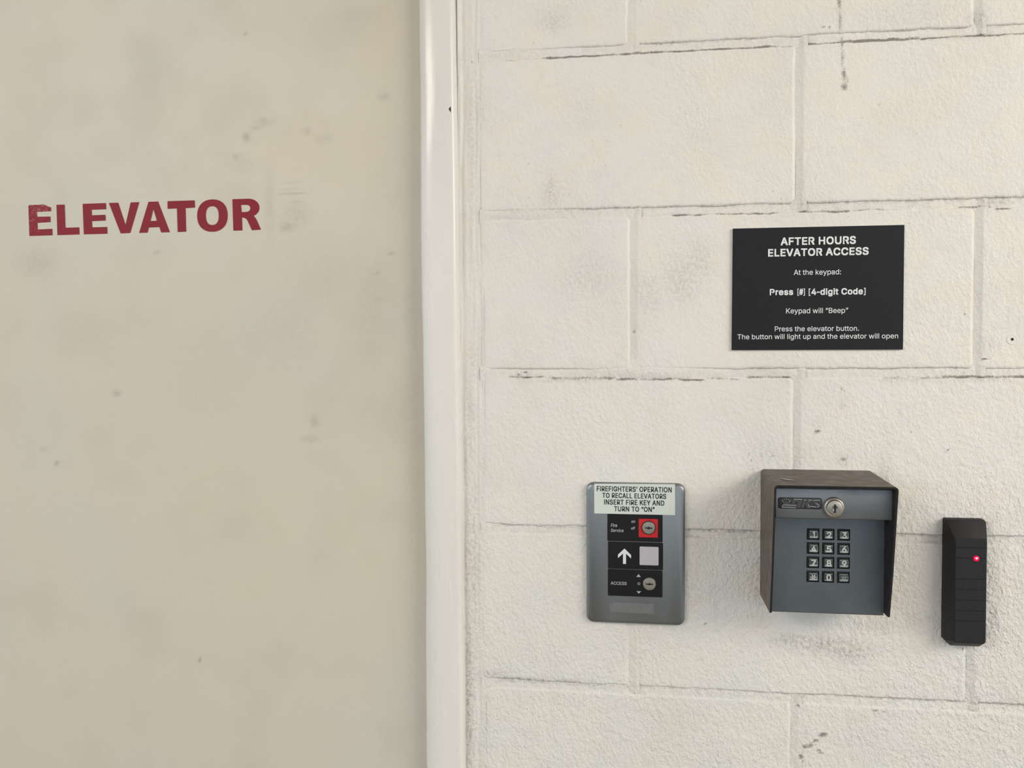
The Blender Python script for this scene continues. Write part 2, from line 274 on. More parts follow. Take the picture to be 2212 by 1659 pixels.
# ------------------------------------------------------------------ lettering
GL = json.loads(r'''{" ":[188,[]],"#":[440,[[242,0,326,509,377,509,294,0],[10,140,19,192,400,192,391,140],[64,0,147,509,198,509,115,0],[40,316,49,368,429,368,421,316]]],"-":[260,[[235,244,235,188,25,188,25,244]]],".":[188,[[95,-4,83,-3,73,1,63,9,55,18,51,29,50,41,51,53,55,64,63,73,73,81,83,85,95,87,107,85,118,81,128,73,135,64,140,53,141,41,140,29,135,18,128,9,118,1,107,-3]]],"0":[453,[[227,-7,191,-3,158,7,130,24,105,48,85,77,69,113,57,155,50,202,48,254,50,306,57,353,69,395,85,431,106,461,130,484,159,502,191,512,227,516,262,512,295,502,323,484,348,461,368,431,384,395,396,353,403,306,405,254,403,202,396,155,384,113,368,77,348,48,323,24,295,7,263,-3],[227,50,250,52,271,60,290,74,306,92,320,116,330,144,338,176,342,213,344,254,342,295,338,332,330,365,320,393,306,416,290,435,271,449,250,457,227,460,203,457,182,449,163,435,147,416,134,393,123,365,115,332,111,295,109,254,111,213,115,176,123,144,134,116,147,92,163,74,182,60,203,52]]],"1":[300,[[276,509,276,0,212,0,212,448,209,448,86,358,86,427,198,509]]],"2":[453,[[64,0,64,47,234,229,252,248,282,282,294,298,303,312,311,327,316,341,319,356,320,371,319,389,315,405,308,419,298,431,287,441,273,449,258,455,241,458,224,460,205,458,188,454,172,447,159,438,148,427,139,413,132,398,128,381,127,362,66,362,68,391,75,418,86,442,102,464,121,482,143,496,168,507,196,513,225,516,254,513,281,507,306,497,328,482,346,465,361,445,372,423,379,398,381,372,380,354,377,336,371,318,363,299,351,280,336,259,317,235,294,209,267,180,153,60,153,57,389,57,389,0]]],"3":[453,[[218,-7,188,-5,159,1,133,10,108,22,88,38,70,57,57,79,48,104,44,132,109,132,112,115,118,100,126,87,137,76,150,66,165,59,182,54,200,51,219,50,239,51,258,55,275,61,291,69,304,80,315,93,323,108,328,125,329,145,328,163,323,180,316,196,306,211,292,223,275,234,254,241,229,246,201,248,157,248,157,299,288,448,288,452,70,452,70,509,372,509,372,461,211,278,211,289,247,290,279,286,308,276,333,262,354,244,371,222,383,198,391,173,393,145,390,116,383,90,370,66,354,45,333,27,309,12,281,2,251,-5]]],"4":[453,[[40,105,40,158,247,509,311,509,109,166,109,163,413,163,413,105],[282,0,282,318,343,318,343,0]]],"5":[453,[[221,-7,192,-5,165,1,140,11,118,25,99,41,83,60,71,82,63,105,60,130,122,130,125,115,130,102,138,89,148,78,160,68,173,60,188,54,204,51,221,50,241,51,259,56,276,64,291,75,304,89,314,104,322,122,326,141,328,162,326,183,321,203,314,221,303,237,290,251,275,262,257,270,238,275,218,277,201,276,184,273,167,268,152,262,139,255,128,246,67,253,96,509,366,509,366,452,151,452,134,301,136,301,148,311,162,318,178,325,194,330,212,333,229,334,252,332,274,328,294,321,313,311,330,299,345,285,358,269,370,251,379,231,386,210,390,187,391,163,388,132,381,102,369,76,352,52,332,32,309,15,282,3,253,-4]]],"6":[453,[[226,-7,196,-4,168,3,142,15,119,31,100,51,84,74,73,101,66,130,64,162,65,187,71,212,80,239,93,268,112,302,137,340,252,509,322,509,151,261,145,261,157,279,165,288,184,302,208,311,221,313,235,314,265,312,291,305,316,295,337,280,355,262,370,240,380,215,387,187,389,157,387,127,379,98,368,73,352,50,333,30,310,14,284,3,257,-4],[226,48,245,50,263,55,279,63,293,73,304,86,314,101,322,119,326,137,327,157,326,178,322,196,314,213,304,228,293,241,279,251,263,259,245,264,226,265,207,264,190,259,174,252,160,241,148,229,138,214,131,197,126,179,125,158,126,138,131,119,138,102,148,86,160,73,174,63,190,55,207,50]]],"7":[453,[[97,0,323,448,323,452,62,452,62,509,391,509,391,449,165,0]]],"8":[453,[[226,-7,193,-5,163,1,136,11,111,25,91,42,74,62,62,84,54,109,52,135,53,156,58,176,65,195,75,212,87,228,101,241,117,252,134,260,153,265,153,267,129,276,109,289,93,308,80,330,73,354,70,380,73,405,79,429,90,450,106,469,124,485,146,498,170,508,197,514,226,516,255,514,282,508,306,498,328,485,346,469,361,450,373,429,379,405,382,380,379,354,372,330,359,308,343,289,323,276,300,267,300,265,319,260,335,252,351,241,365,228,377,212,387,195,395,176,399,156,401,135,398,109,391,84,378,62,362,42,341,25,317,11,289,1,259,-5],[226,49,248,50,267,54,285,60,300,69,313,79,323,91,331,106,335,121,337,139,335,157,330,173,322,189,312,202,298,213,283,223,265,230,247,234,226,235,206,234,187,230,169,223,154,213,140,202,130,189,122,173,117,157,115,139,117,121,121,106,129,91,139,79,152,69,167,60,185,54,205,50],[226,290,244,291,260,294,274,300,287,308,298,318,307,330,314,344,318,359,319,376,318,392,314,407,308,420,299,432,288,442,275,449,260,455,244,459,226,460,208,459,192,455,177,449,164,442,153,432,145,420,138,407,134,392,133,376,134,359,138,344,145,330,154,318,165,308,178,300,193,294,209,291]]],"9":[453,[[226,516,256,513,285,506,310,494,333,478,352,458,368,434,380,408,387,378,389,347,387,322,382,296,373,270,359,240,340,207,315,168,200,0,130,0,301,248,307,248,302,238,295,229,287,221,268,207,257,202,245,198,232,195,218,195,188,197,161,203,137,214,116,229,98,247,83,269,72,294,66,321,64,352,66,382,73,411,85,436,101,459,120,479,143,494,168,506,196,513],[226,460,207,459,190,454,174,446,160,435,148,423,138,407,131,390,127,372,125,352,127,331,131,313,138,295,148,280,160,268,174,257,190,250,207,245,226,243,245,245,263,249,279,257,293,267,305,280,314,295,322,312,326,330,327,350,326,371,322,390,314,407,305,422,293,435,279,446,263,454,245,459]]],":":[188,[[95,-4,83,-3,73,1,63,9,55,18,51,29,50,41,51,53,55,64,63,73,73,81,83,85,95,87,107,85,118,81,128,73,135,64,140,53,141,41,140,29,135,18,128,9,118,1,107,-3],[95,271,83,272,73,277,63,284,55,294,51,304,50,316,51,328,55,339,63,349,73,356,83,360,95,362,107,360,118,356,128,349,135,339,140,328,141,316,140,304,135,294,128,284,118,277,107,272]]],"A":[480,[[16,0,201,509,276,509,463,0,395,0,287,302,272,346,232,478,245,478,233,437,222,402,213,371,204,345,191,302,85,0],[110,142,110,199,370,199,370,142]]],"B":[456,[[60,0,60,509,241,509,274,507,304,501,329,491,350,477,367,461,381,442,390,421,396,398,398,374,397,353,393,336,387,320,378,307,368,295,356,286,343,278,329,272,315,267,315,262,331,260,347,254,363,245,378,234,391,220,402,203,411,184,416,161,418,136,416,111,410,88,400,67,386,48,368,31,344,18,317,8,284,2,247,0],[125,57,245,57,281,60,309,67,330,80,344,96,353,115,355,137,354,153,350,169,342,184,333,197,320,209,306,218,289,225,269,229,248,231,125,231],[125,285,238,285,256,287,273,290,288,296,302,304,314,314,323,326,330,340,335,355,336,372,333,393,326,412,313,429,294,442,270,449,240,452,125,452]]],"C":[510,[[267,-7,225,-3,186,7,150,25,119,49,92,79,70,115,53,157,44,203,40,254,44,305,53,352,70,393,92,429,119,459,150,484,186,501,225,512,267,516,293,514,317,511,340,504,362,496,383,485,402,471,419,456,435,438,448,418,459,397,467,373,473,348,408,348,404,365,397,380,389,395,380,407,369,418,357,428,344,437,330,444,315,449,300,453,284,455,267,456,237,453,209,445,184,432,161,414,141,391,125,364,113,332,106,295,103,254,106,213,113,177,125,145,141,117,161,94,184,76,210,63,237,56,267,53,284,54,300,56,315,60,330,65,344,72,369,90,380,102,389,114,397,128,404,144,408,160,473,160,467,135,459,112,448,91,435,71,420,53,402,38,383,24,363,13,341,5,317,-2,293,-6]]],"D":[502,[[219,0,96,0,96,57,215,57,254,60,288,68,318,81,343,99,363,122,379,149,390,181,397,216,399,255,397,294,390,329,379,361,364,388,344,410,320,428,291,441,258,449,221,452,93,452,93,509,225,509,273,505,315,495,353,478,385,455,412,426,433,391,449,351,458,306,462,255,458,205,449,159,433,119,411,83,384,54,351,31,312,14,268,3],[125,509,125,0,60,0,60,509]]],"E":[419,[[60,0,60,509,372,509,372,452,125,452,125,286,355,286,355,229,125,229,125,57,375,57,375,0]]],"F":[410,[[60,0,60,509,369,509,369,452,125,452,125,278,346,278,346,221,125,221,125,0]]],"G":[520,[[269,-7,225,-3,185,7,149,25,118,49,91,79,69,116,53,157,43,203,40,254,43,305,53,352,69,393,91,429,117,459,149,484,184,501,223,512,265,516,291,514,316,510,340,504,363,494,384,483,403,469,421,453,436,436,449,416,460,395,468,373,474,349,408,349,402,365,395,379,387,393,378,406,368,417,344,436,330,443,300,453,283,455,265,456,236,453,209,445,183,432,160,414,141,392,125,364,113,332,106,295,103,254,106,213,113,177,125,145,141,117,161,95,184,76,210,63,238,56,269,53,296,55,322,61,345,71,365,85,382,102,396,123,407,147,413,173,415,202,434,199,283,199,283,256,478,256,478,200,475,160,466,124,451,91,431,62,406,38,377,19,344,5,308,-4]]],"H":[517,[[60,0,60,509,125,509,125,289,392,289,392,509,457,509,457,0,392,0,392,232,125,232,125,0]]],"I":[185,[[60,0,60,509,125,509,125,0]]],"K":[467,[[104,145,104,216,128,246,139,261,151,275,162,289,174,303,187,317,199,331,212,344,364,509,448,509,231,276,228,276],[60,0,60,509,125,509,125,334,124,225,125,193,125,0],[372,0,188,259,228,309,449,0]]],"L":[393,[[60,0,60,509,125,509,125,57,361,57,361,0]]],"N":[523,[[60,0,60,509,136,509,343,183,355,163,363,151,379,122,388,107,396,90,414,55,405,54,403,72,399,142,399,509,463,509,463,0,387,0,202,290,186,317,168,346,159,363,148,381,108,452,119,454,124,345,124,328,125,0]]],"O":[533,[[267,-7,225,-3,186,7,150,25,119,49,92,79,70,115,53,157,44,203,40,254,44,305,53,352,70,393,92,429,119,459,150,484,186,501,225,512,267,516,309,512,348,501,384,484,415,459,442,429,464,393,480,352,490,305,493,254,490,203,480,157,464,115,442,79,415,49,384,25,348,7,309,-3],[267,53,296,55,324,63,349,76,372,94,392,116,408,144,420,176,428,213,430,254,428,295,420,332,408,365,392,392,372,415,349,433,324,446,296,453,267,456,237,453,210,445,184,433,161,415,142,392,125,364,113,332,106,295,103,254,106,213,113,176,125,144,142,117,161,94,184,76,210,63,237,55]]],"P":[445,[[60,0,60,509,235,509,272,506,305,499,332,487,356,471,375,452,390,430,400,404,407,377,409,348,407,318,400,291,390,265,375,243,356,223,332,207,305,195,272,188,235,186,109,186,109,242,233,242,257,244,279,248,297,256,312,266,324,279,333,294,339,310,343,328,344,348,343,367,339,385,333,402,324,416,312,428,297,439,279,446,257,451,232,452,125,452,125,0]]],"R":[449,[[60,0,60,509,236,509,273,506,305,500,333,489,356,473,376,455,390,433,401,408,407,381,409,352,407,323,401,296,390,271,376,250,356,232,333,217,305,206,273,200,236,198,96,198,96,255,234,255,258,256,280,260,298,267,313,276,325,287,334,300,340,316,344,333,345,352,344,371,340,389,334,405,325,419,313,430,298,440,279,446,258,451,233,452,125,452,125,0],[353,0,230,229,303,229,428,0]]],"S":[447,[[224,-9,188,-7,156,-1,128,9,102,23,81,40,64,60,51,83,42,109,38,137,104,137,108,118,114,102,123,88,136,76,150,66,166,59,185,53,204,50,224,49,246,50,267,54,286,60,303,69,317,79,329,92,338,106,344,122,346,139,344,154,340,168,332,179,322,189,310,197,296,205,263,217,184,239,145,253,112,269,86,289,67,313,56,341,52,372,54,400,62,425,75,448,92,468,113,484,138,498,165,508,195,514,227,516,259,514,289,508,316,498,340,484,360,468,377,449,390,427,398,403,401,378,337,378,332,402,320,421,302,437,280,449,254,456,225,459,204,457,185,454,167,448,152,440,139,430,129,418,121,405,117,391,115,376,117,359,122,345,131,334,142,324,155,315,169,308,198,297,312,264,344,248,359,238,372,226,384,213,395,198,402,180,407,161,408,139,406,112,399,87,386,64,370,43,349,25,323,11,294,0,261,-7]]],"T":[449,[[32,452,32,509,417,509,417,452,257,452,257,0,193,0,193,452]]],"U":[517,[[259,-8,220,-6,186,2,154,15,126,33,103,55,85,80,71,108,63,140,60,173,60,509,124,509,124,178,126,155,132,133,141,113,153,95,169,80,187,68,208,59,232,53,259,52,285,53,309,59,331,68,349,80,364,95,377,113,385,133,391,155,393,178,393,509,457,509,457,173,454,140,446,108,433,80,414,55,391,33,363,15,332,2,297,-6]]],"V":[480,[[204,0,16,509,84,509,192,206,207,164,215,137,236,71,248,31,235,31,247,71,257,107,283,187,290,206,395,509,463,509,278,0]]],"Y":[472,[[203,0,203,208,16,509,91,509,192,344,203,327,231,274,240,254,250,230,224,230,233,254,242,275,260,310,280,344,381,509,455,509,268,208,268,0]]],"[":[273,[[101,-96,101,539,236,539,236,487,160,487,160,-44,236,-44,236,-96]]],"]":[273,[[37,-96,37,-44,113,-44,113,487,37,487,37,539,172,539,172,-96]]],"a":[389,[[160,-9,137,-7,115,-3,94,5,76,15,60,29,48,45,38,63,32,84,30,108,32,128,36,146,43,161,53,174,64,184,78,193,92,200,108,206,125,211,178,220,257,231,265,235,271,240,274,246,275,272,272,285,267,297,260,307,251,315,240,322,227,327,212,330,196,331,178,330,163,327,149,322,137,316,127,309,118,301,110,292,104,283,100,274,41,291,51,313,64,331,79,346,95,358,114,368,133,375,153,380,173,383,194,384,208,384,223,382,239,379,255,375,271,369,286,360,300,350,312,336,322,320,330,301,335,278,337,251,337,0,277,0,277,52,272,52,267,43,252,25,242,16,229,8,215,1,199,-4,181,-7],[170,45,192,47,211,51,228,59,242,68,254,80,263,93,270,108,274,122,276,138,276,190,267,184,161,166,147,163,134,159,112,147,103,139,97,130,93,118,92,105,93,93,96,82,102,72,109,64,119,57,130,52,142,48,156,46]]],"b":[424,[[229,-8,208,-7,189,-3,172,4,159,12,147,21,123,50,118,59,112,59,112,0,53,0,53,509,114,509,114,319,118,319,137,346,158,364,171,373,188,379,207,383,229,384,259,382,287,374,313,361,335,342,354,320,370,293,381,261,388,227,390,189,388,151,381,116,370,84,355,57,336,34,313,16,288,3,260,-6],[220,47,242,49,262,55,279,66,294,80,306,97,316,117,323,139,327,163,328,189,327,215,323,239,316,261,307,281,295,298,280,311,262,322,243,328,220,330,198,328,178,322,161,312,147,299,134,282,125,263,118,241,114,216,113,189,114,162,118,138,125,115,135,95,147,78,162,65,179,55,198,49]]],"c":[396,[[207,-8,174,-5,144,3,117,16,93,35,72,58,56,85,44,116,37,150,34,187,37,225,44,260,56,291,72,318,93,341,117,360,144,374,174,382,207,384,226,384,243,381,260,377,276,371,291,364,305,356,318,346,330,335,340,322,349,308,356,293,362,277,303,262,300,272,278,304,270,311,252,321,242,325,231,328,207,330,184,328,163,321,145,310,130,296,118,278,108,258,102,236,98,212,96,187,98,163,102,139,108,117,118,97,130,80,145,66,163,55,184,49,207,46,220,47,232,49,253,55,271,66,279,73,292,89,301,107,304,117,363,102,357,86,350,70,341,56,331,43,306,21,292,12,277,5,261,-1,244,-5,226,-7]]],"d":[424,[[195,-8,165,-6,137,3,111,16,89,34,70,57,55,84,43,116,36,151,34,189,36,227,43,261,55,293,70,320,89,342,112,361,137,374,165,382,196,384,218,383,237,379,253,373,267,364,278,355,287,346,306,319,311,319,311,509,372,509,372,0,313,0,313,59,307,59,287,31,277,21,266,12,252,4,236,-3,217,-7],[205,47,226,49,246,55,263,65,278,78,290,95,299,115,306,138,310,162,312,189,310,216,306,241,300,263,290,282,278,299,263,312,246,322,227,328,205,330,182,328,162,322,145,311,130,298,118,281,108,261,102,239,98,215,96,189,98,163,102,139,109,117,118,97,130,80,145,66,162,55,182,49]]],"e":[404,[[212,-8,177,-5,145,3,117,16,92,35,72,58,56,85,44,116,37,150,34,187,36,224,44,258,55,290,71,317,91,340,115,359,142,373,172,382,205,384,226,383,246,380,266,374,285,366,303,355,319,341,334,324,347,305,357,282,365,256,370,227,371,194,371,169,75,169,75,221,338,221,310,202,308,226,304,248,298,269,288,286,277,301,263,314,246,323,227,328,205,330,183,328,164,323,146,313,131,301,119,286,109,270,102,251,97,231,96,211,96,178,98,151,102,127,110,106,121,88,135,73,151,61,169,53,190,48,212,46,227,47,241,49,254,53,265,58,276,65,294,82,306,105,365,91,358,72,348,55,335,39,320,26,302,14,283,4,261,-3,237,-7]]],"f":[254,[[228,379,228,327,6,327,6,379],[81,0,81,432,82,452,87,470,96,486,107,499,120,510,135,519,152,525,169,529,187,530,201,530,243,521,227,468,195,474,178,472,164,468,154,460,147,449,143,435,142,419,142,0]]],"g":[425,[[207,-151,180,-149,156,-146,134,-140,114,-132,97,-122,82,-110,70,-97,59,-84,51,-69,101,-41,122,-66,131,-74,142,-82,154,-88,169,-93,187,-96,207,-97,236,-95,261,-87,282,-75,298,-58,308,-34,311,-6,311,68,306,68,287,41,266,23,252,16,236,10,217,6,195,5,165,7,138,14,113,27,90,43,71,65,55,90,43,120,36,154,34,191,36,229,43,263,55,293,71,320,90,342,112,361,138,374,166,382,196,384,218,383,237,379,253,373,267,365,279,356,308,319,313,319,313,379,372,379,372,-9,370,-40,363,-67,350,-90,334,-109,314,-124,291,-136,265,-144,237,-149],[205,59,227,61,246,66,264,75,278,87,290,103,300,121,307,142,311,166,312,193,311,219,307,242,300,264,291,283,279,299,264,312,247,322,227,328,205,330,182,328,163,322,145,312,130,298,118,282,109,262,102,241,98,218,96,193,98,167,102,144,109,123,118,104,131,88,145,76,163,66,183,61]]],"h":[410,[[114,227,114,0,53,0,53,509,114,509,114,287,102,287,116,319,132,344,152,362,175,374,200,382,227,384,252,383,275,377,295,369,313,356,328,340,341,321,350,298,355,271,357,240,357,0,296,0,296,235,293,263,286,286,273,304,256,318,235,326,210,329,192,328,176,324,161,317,147,308,136,297,126,283,119,266,115,248]]],"i":[167,[[53,0,53,379,114,379,114,0],[84,443,73,444,63,448,54,455,47,463,43,472,41,483,43,494,47,504,54,512,63,518,73,522,84,524,95,522,105,518,114,512,121,504,125,494,126,483,125,472,121,463,114,455,105,448,95,444]]],"k":[381,[[110,137,110,212,121,212,284,379,360,379,184,199,177,199],[53,0,53,509,114,509,114,0],[294,0,148,186,191,229,372,0]]],"l":[167,[[53,0,53,509,114,509,114,0]]],"n":[410,[[114,227,114,0,53,0,53,379,112,379,112,287,102,287,116,319,132,344,152,362,175,374,200,382,227,384,252,383,275,377,295,369,313,356,328,340,341,321,350,298,355,271,357,240,357,0,296,0,296,235,293,263,286,286,273,304,256,318,235,326,210,329,192,328,176,324,161,317,147,308,136,297,126,283,119,266,115,248]]],"o":[415,[[207,-8,174,-5,144,3,117,16,93,35,72,58,56,85,44,116,37,150,34,187,37,225,44,260,56,291,72,318,93,341,117,360,144,374,174,382,207,384,241,382,271,374,299,360,323,341,343,318,359,291,371,260,379,225,381,187,379,150,371,116,359,85,343,58,323,35,299,16,271,3,241,-5],[207,46,231,49,252,55,270,66,285,80,298,97,307,117,314,139,318,163,319,187,318,212,314,236,307,258,298,278,285,296,270,310,252,321,231,328,207,330,184,328,163,321,145,310,130,296,118,278,108,258,102,236,98,212,96,187,98,163,102,139,108,117,118,97,130,80,145,66,163,55,184,49]]],"p":[424,[[53,-143,53,379,112,379,112,319,118,319,137,346,158,364,171,373,188,379,207,383,229,384,259,382,287,374,313,361,335,342,354,320,370,293,381,261,388,227,390,189,388,151,381,116,370,84,355,57,336,34,313,16,288,3,260,-6,229,-8,208,-7,189,-3,173,4,159,12,147,21,118,59,114,59,114,-143],[220,47,242,49,262,55,279,66,294,80,306,97,316,117,323,139,327,163,328,189,327,215,323,239,316,261,307,281,295,298,280,311,262,322,243,328,220,330,198,328,178,322,161,312,147,299,134,282,125,263,118,241,114,216,113,189,114,162,118,138,125,115,135,95,147,78,162,65,179,55,198,49]]],"r":[259,[[53,0,53,379,112,379,112,321,115,321,124,339,137,354,152,367,171,377,191,383,243,384,243,322,207,326,190,324,174,321,159,315,146,306,135,296,126,284,119,269,115,254,114,237,114,0]]],"s":[365,[[182,-8,157,-7,133,-3,112,3,93,12,76,24,62,38,50,54,41,73,36,94,94,107,101,87,111,72,124,60,141,52,160,47,181,45,206,47,227,53,244,62,258,74,265,88,268,103,266,115,262,126,254,136,243,144,229,150,212,155,149,170,118,180,92,192,72,208,58,227,50,249,47,274,49,295,55,314,65,332,79,347,95,360,115,370,137,378,161,383,187,384,212,383,234,379,254,372,271,363,286,352,299,339,309,324,318,308,324,290,268,277,262,291,254,304,243,316,228,325,210,331,187,333,166,331,147,326,131,317,119,305,111,292,109,277,110,264,115,253,124,243,136,235,152,229,172,223,229,209,261,200,287,187,306,171,320,153,328,131,331,107,329,85,323,65,312,47,298,31,281,18,260,6,236,-2,210,-7]]],"t":[227,[[204,379,204,327,6,327,6,379],[65,471,126,471,126,98,127,83,130,70,136,61,144,55,156,51,202,54,213,2,168,-4,138,-1,113,7,92,21,77,41,68,64,65,93]]],"u":[410,[[182,-5,158,-3,135,2,115,11,97,23,82,39,69,59,60,82,54,109,53,139,53,379,114,379,114,144,116,117,124,94,137,75,154,61,175,53,200,50,218,51,234,55,249,62,263,71,274,83,283,97,290,113,295,132,296,153,296,379,357,379,357,0,298,0,298,92,307,92,294,60,277,35,257,17,234,5,209,-3]]],"v":[389,[[163,0,17,379,84,379,165,155,173,132,187,87,199,42,206,21,184,21,191,42,209,110,216,132,224,155,305,379,371,379,226,0]]],"w":[567,[[138,0,23,379,87,379,133,214,140,190,154,137,161,107,168,75,175,41,165,41,172,74,186,135,192,163,252,379,316,379,362,214,368,189,382,136,388,106,395,75,402,41,391,41,406,106,420,163,480,379,545,379,429,0,368,0,319,172,309,207,305,225,295,262,291,280,281,318,277,338,291,338,281,299,277,280,267,243,263,225,248,172,199,0]]],"y":[389,[[47,-139,61,-86,94,-90,104,-89,113,-86,122,-81,130,-74,138,-64,145,-51,151,-36,163,-1,17,379,84,379,165,155,173,132,187,87,199,42,206,21,184,21,202,87,216,132,224,155,305,379,371,379,204,-58,196,-77,187,-93,177,-107,165,-119,153,-128,139,-136,125,-141,109,-144]]],"\u2019":[177,[[52,318,82,509,151,509,98,318]]],"\u201c":[300,[[52,318,104,509,151,509,121,318],[175,318,228,509,274,509,244,318]]],"\u201d":[300,[[52,318,82,509,151,509,98,318],[175,318,205,509,274,509,222,318]]]}''')
CAP = max(GL['H'][1][0][1::2])
def inside(p, poly):
    c = False; n = len(poly)
    for i in range(n):
        (x1, y1), (x2, y2) = poly[i], poly[i - 1]
        if (y1 > p[1]) != (y2 > p[1]) and p[0] < (x2 - x1) * (p[1] - y1) / (y2 - y1) + x1: c = not c
    return c
def contained(q, k):
    return all(inside((q[i][0] * (1 - t) + q[i - 1][0] * t, q[i][1] * (1 - t) + q[i - 1][1] * t), k) for i in range(len(q)) for t in (0, .3, .6))
def wind(l, ccw):
    a = sum(l[i - 1][0] * l[i][1] - l[i][0] * l[i - 1][1] for i in range(len(l)))
    return l if (a > 0) == ccw else l[::-1]
def text_mesh(chars_xy, off, thick):
    """chars_xy: list of loops lists [(loops)] in mm -> mesh data (x, z)."""
    layers = []
    for loops in chars_xy:
        outer = [l for l in loops if not any(l is not k and contained(l, k) for k in loops)]
        holes = [l for l in loops if not any(l is o for o in outer)]
        for i, o in enumerate(outer):
            while len(layers) <= i: layers.append([])
            layers[i] += [wind(o, True)] + [wind(h, False) for h in holes if inside(h[0], o)]
    vs, fs = [], []
    for li, lay in enumerate(layers):
        cu = bpy.data.curves.new('lettering_curve', 'CURVE'); cu.dimensions = '2D'; cu.fill_mode = 'FRONT'
        for l in lay:
            sp = cu.splines.new('POLY'); sp.points.add(len(l) - 1); sp.use_cyclic_u = True
            for p, q in zip(sp.points, l): p.co = (q[0], q[1], 0, 1)
        ob = bpy.data.objects.new('lettering_curve', cu); COL.objects.link(ob)
        me = ob.to_mesh(); n = len(vs)
        V = [(v.co.x, v.co.y) for v in me.vertices]; Fc = [tuple(p.vertices) for p in me.polygons]
        # a heavier weight is the same outline printed several times, each a hair to the side
        k = [(0, 0)] if off <= 0 else [(a * off, b * off) for a in (-1, 1) for b in (-1, 1)]
        for j, (dx, dz) in enumerate(k):
            n = len(vs); vs += [(x + dx, z + dz, thick / 2 + .004 * (j + li * 5)) for x, z in V]; fs += [tuple(i + n for i in f) for f in Fc]
        ob.to_mesh_clear(); bpy.data.objects.remove(ob); bpy.data.curves.remove(cu)
    return vs, fs
def text(s, x0, x1, zb, cap, y, mat, parent, origin, off=0.0, shear=0, name='lettering', thick=.25, light=''):
    """one line of lettering, left x0 to right x1 (mm), baseline zb, capital height cap, standing on plane y."""
    pen = 0; glyphs = []; tot = []
    for ch in s:
        adv, loops = GL[ch]
        gl = []
        for l in loops:
            q = [(pen + l[i] + shear * l[i + 1], l[i + 1]) for i in range(0, len(l), 2)]; gl.append(q); tot += [p[0] for p in q]
        glyphs.append((gl, ch)); pen += adv + 30 * (off > .15)
    a, b = min(tot), max(tot); k = (x1 - x0 - 2 * off) / (b - a); kz = (cap - 2 * off) / CAP
    conv = lambda gl: [[(x0 + off + (x - a) * k, zb + off + z * kz) for x, z in l] for l in gl]
    vs, fs = [], []
    for thin in (False, True):
        sel = [conv(g) for g, ch in glyphs if g and (ch in light) == thin]
        if not sel: continue
        v, f = text_mesh(sel, off * (.35 if thin else 1), thick); n = len(vs); vs += v; fs += [tuple(i + n for i in q) for q in f]
    mb = MB(); mb.add([(v[0], y - thick / 2 - v[2], v[1]) for v in vs], fs)
    return mb.build(name, mat, parent, origin)

# ------------------------------------------------------------------ numpy noise for real relief
def vnoise(x, z, s, seed=0):
    x = np.asarray(x, float) / s; z = np.asarray(z, float) / s
    xi = np.floor(x).astype(np.int64); zi = np.floor(z).astype(np.int64); xf = x - xi; zf = z - zi
    xf = xf * xf * (3 - 2 * xf); zf = zf * zf * (3 - 2 * zf)
    def h(a, b):
        n = (a * 374761393 + b * 668265263 + seed * 144665) & 0xffffffff
        n = ((n ^ (n >> 13)) * 1274126177) & 0xffffffff
        return ((n ^ (n >> 16)) & 0xffff) / 65535.0
    a = h(xi, zi) * (1 - xf) + h(xi + 1, zi) * xf; b = h(xi, zi + 1) * (1 - xf) + h(xi + 1, zi + 1) * xf
    return a * (1 - zf) + b * zf
def fbm(x, z, s, seed=0, o=3):
    t = 0; w = 0
    for i in range(o): t = t + vnoise(x, z, s / 2 ** i, seed + i) * .55 ** i; w += .55 ** i
    return t / w - .5
def sstep(a, b, t): t = np.clip((t - a) / (b - a), 0, 1); return t * t * (3 - 2 * t)

# dirt lines: (x0, x1, z, strength, half width), each settles on the edge it names
CR = [(-165, -105, 400, 0.45, 1.6), (-112, 40, 400.5, 0.95, 1.7), (40, 178, 400.5, 0.95, 1.6), (178, 194, 399, 0.8, 1.6), (208, 300, 400.5, 0.85, 1.7), (250, 340, 401.5, 1.0, 2.1), (340, 470, 400, 0.9, 1.8), (455, 640, 400, 0.6, 1.6), (48, 95, 197, 0.85, 1.6), (100, 178, 197, 0.8, 1.6), (60, 100, 196.5, 0.5, 1.3), (203, 262, 197.5, 0.95, 1.9), (262, 330, 198, 0.5, 1.3), (385, 425, 198, 0.8, 1.6), (425, 445, 195, 0.8, 1.5), (-160, -112, -5.5, 0.85, 1.7), (-112, -20, -7, 0.55, 2.6), (-20, 90, -8.5, 0.8, 1.8), (90, 135, -7, 0.5, 1.8), (140, 195, -5.5, 0.85, 1.8), (300, 370, -6, 0.5, 2.8), (370, 470, -5, 0.8, 2.2), (470, 600, -5, 0.5, 2)]
# shade under the upper blocks painted as soft grey lines, with some dirt
GL_ = [(15, 60, 411, 0.94, 1.84), (60, 160, 411, 0.56, 1.72), (-160, 0, 411, 0.31, 1.49), (300, 460, 410.5, 0.44, 1.84), (-60, 10, 208, 0.75, 2.07), (-160, 70, 208, 0.44, 2.53), (70, 460, 207.5, 0.56, 2.76), (420, 470, 208, 0.75, 2.99), (205, 300, 6, 0.38, 2.53), (140, 205, 6, 0.56, 2.53), (300, 420, 6, 0.44, 2.53), (-178, -70, -198.5, 0.75, 1.84), (-70, -55, -199, 0.75, 2.07), (66, 155, -198.5, 1, 2.3), (66, 85, -207, 0.75, 2.3), (290, 372, -199, 0.69, 2.53), (418, 480, -199, 0.5, 2.3), (-178, -110, -399, 1.0, 2.53), (-178, -10, -403, 0.56, 2.3), (-90, -60, -401, 0.88, 2.76), (-10, 200, -402, 0.56, 1.72), (200, 480, -401.5, 0.75, 1.72)]
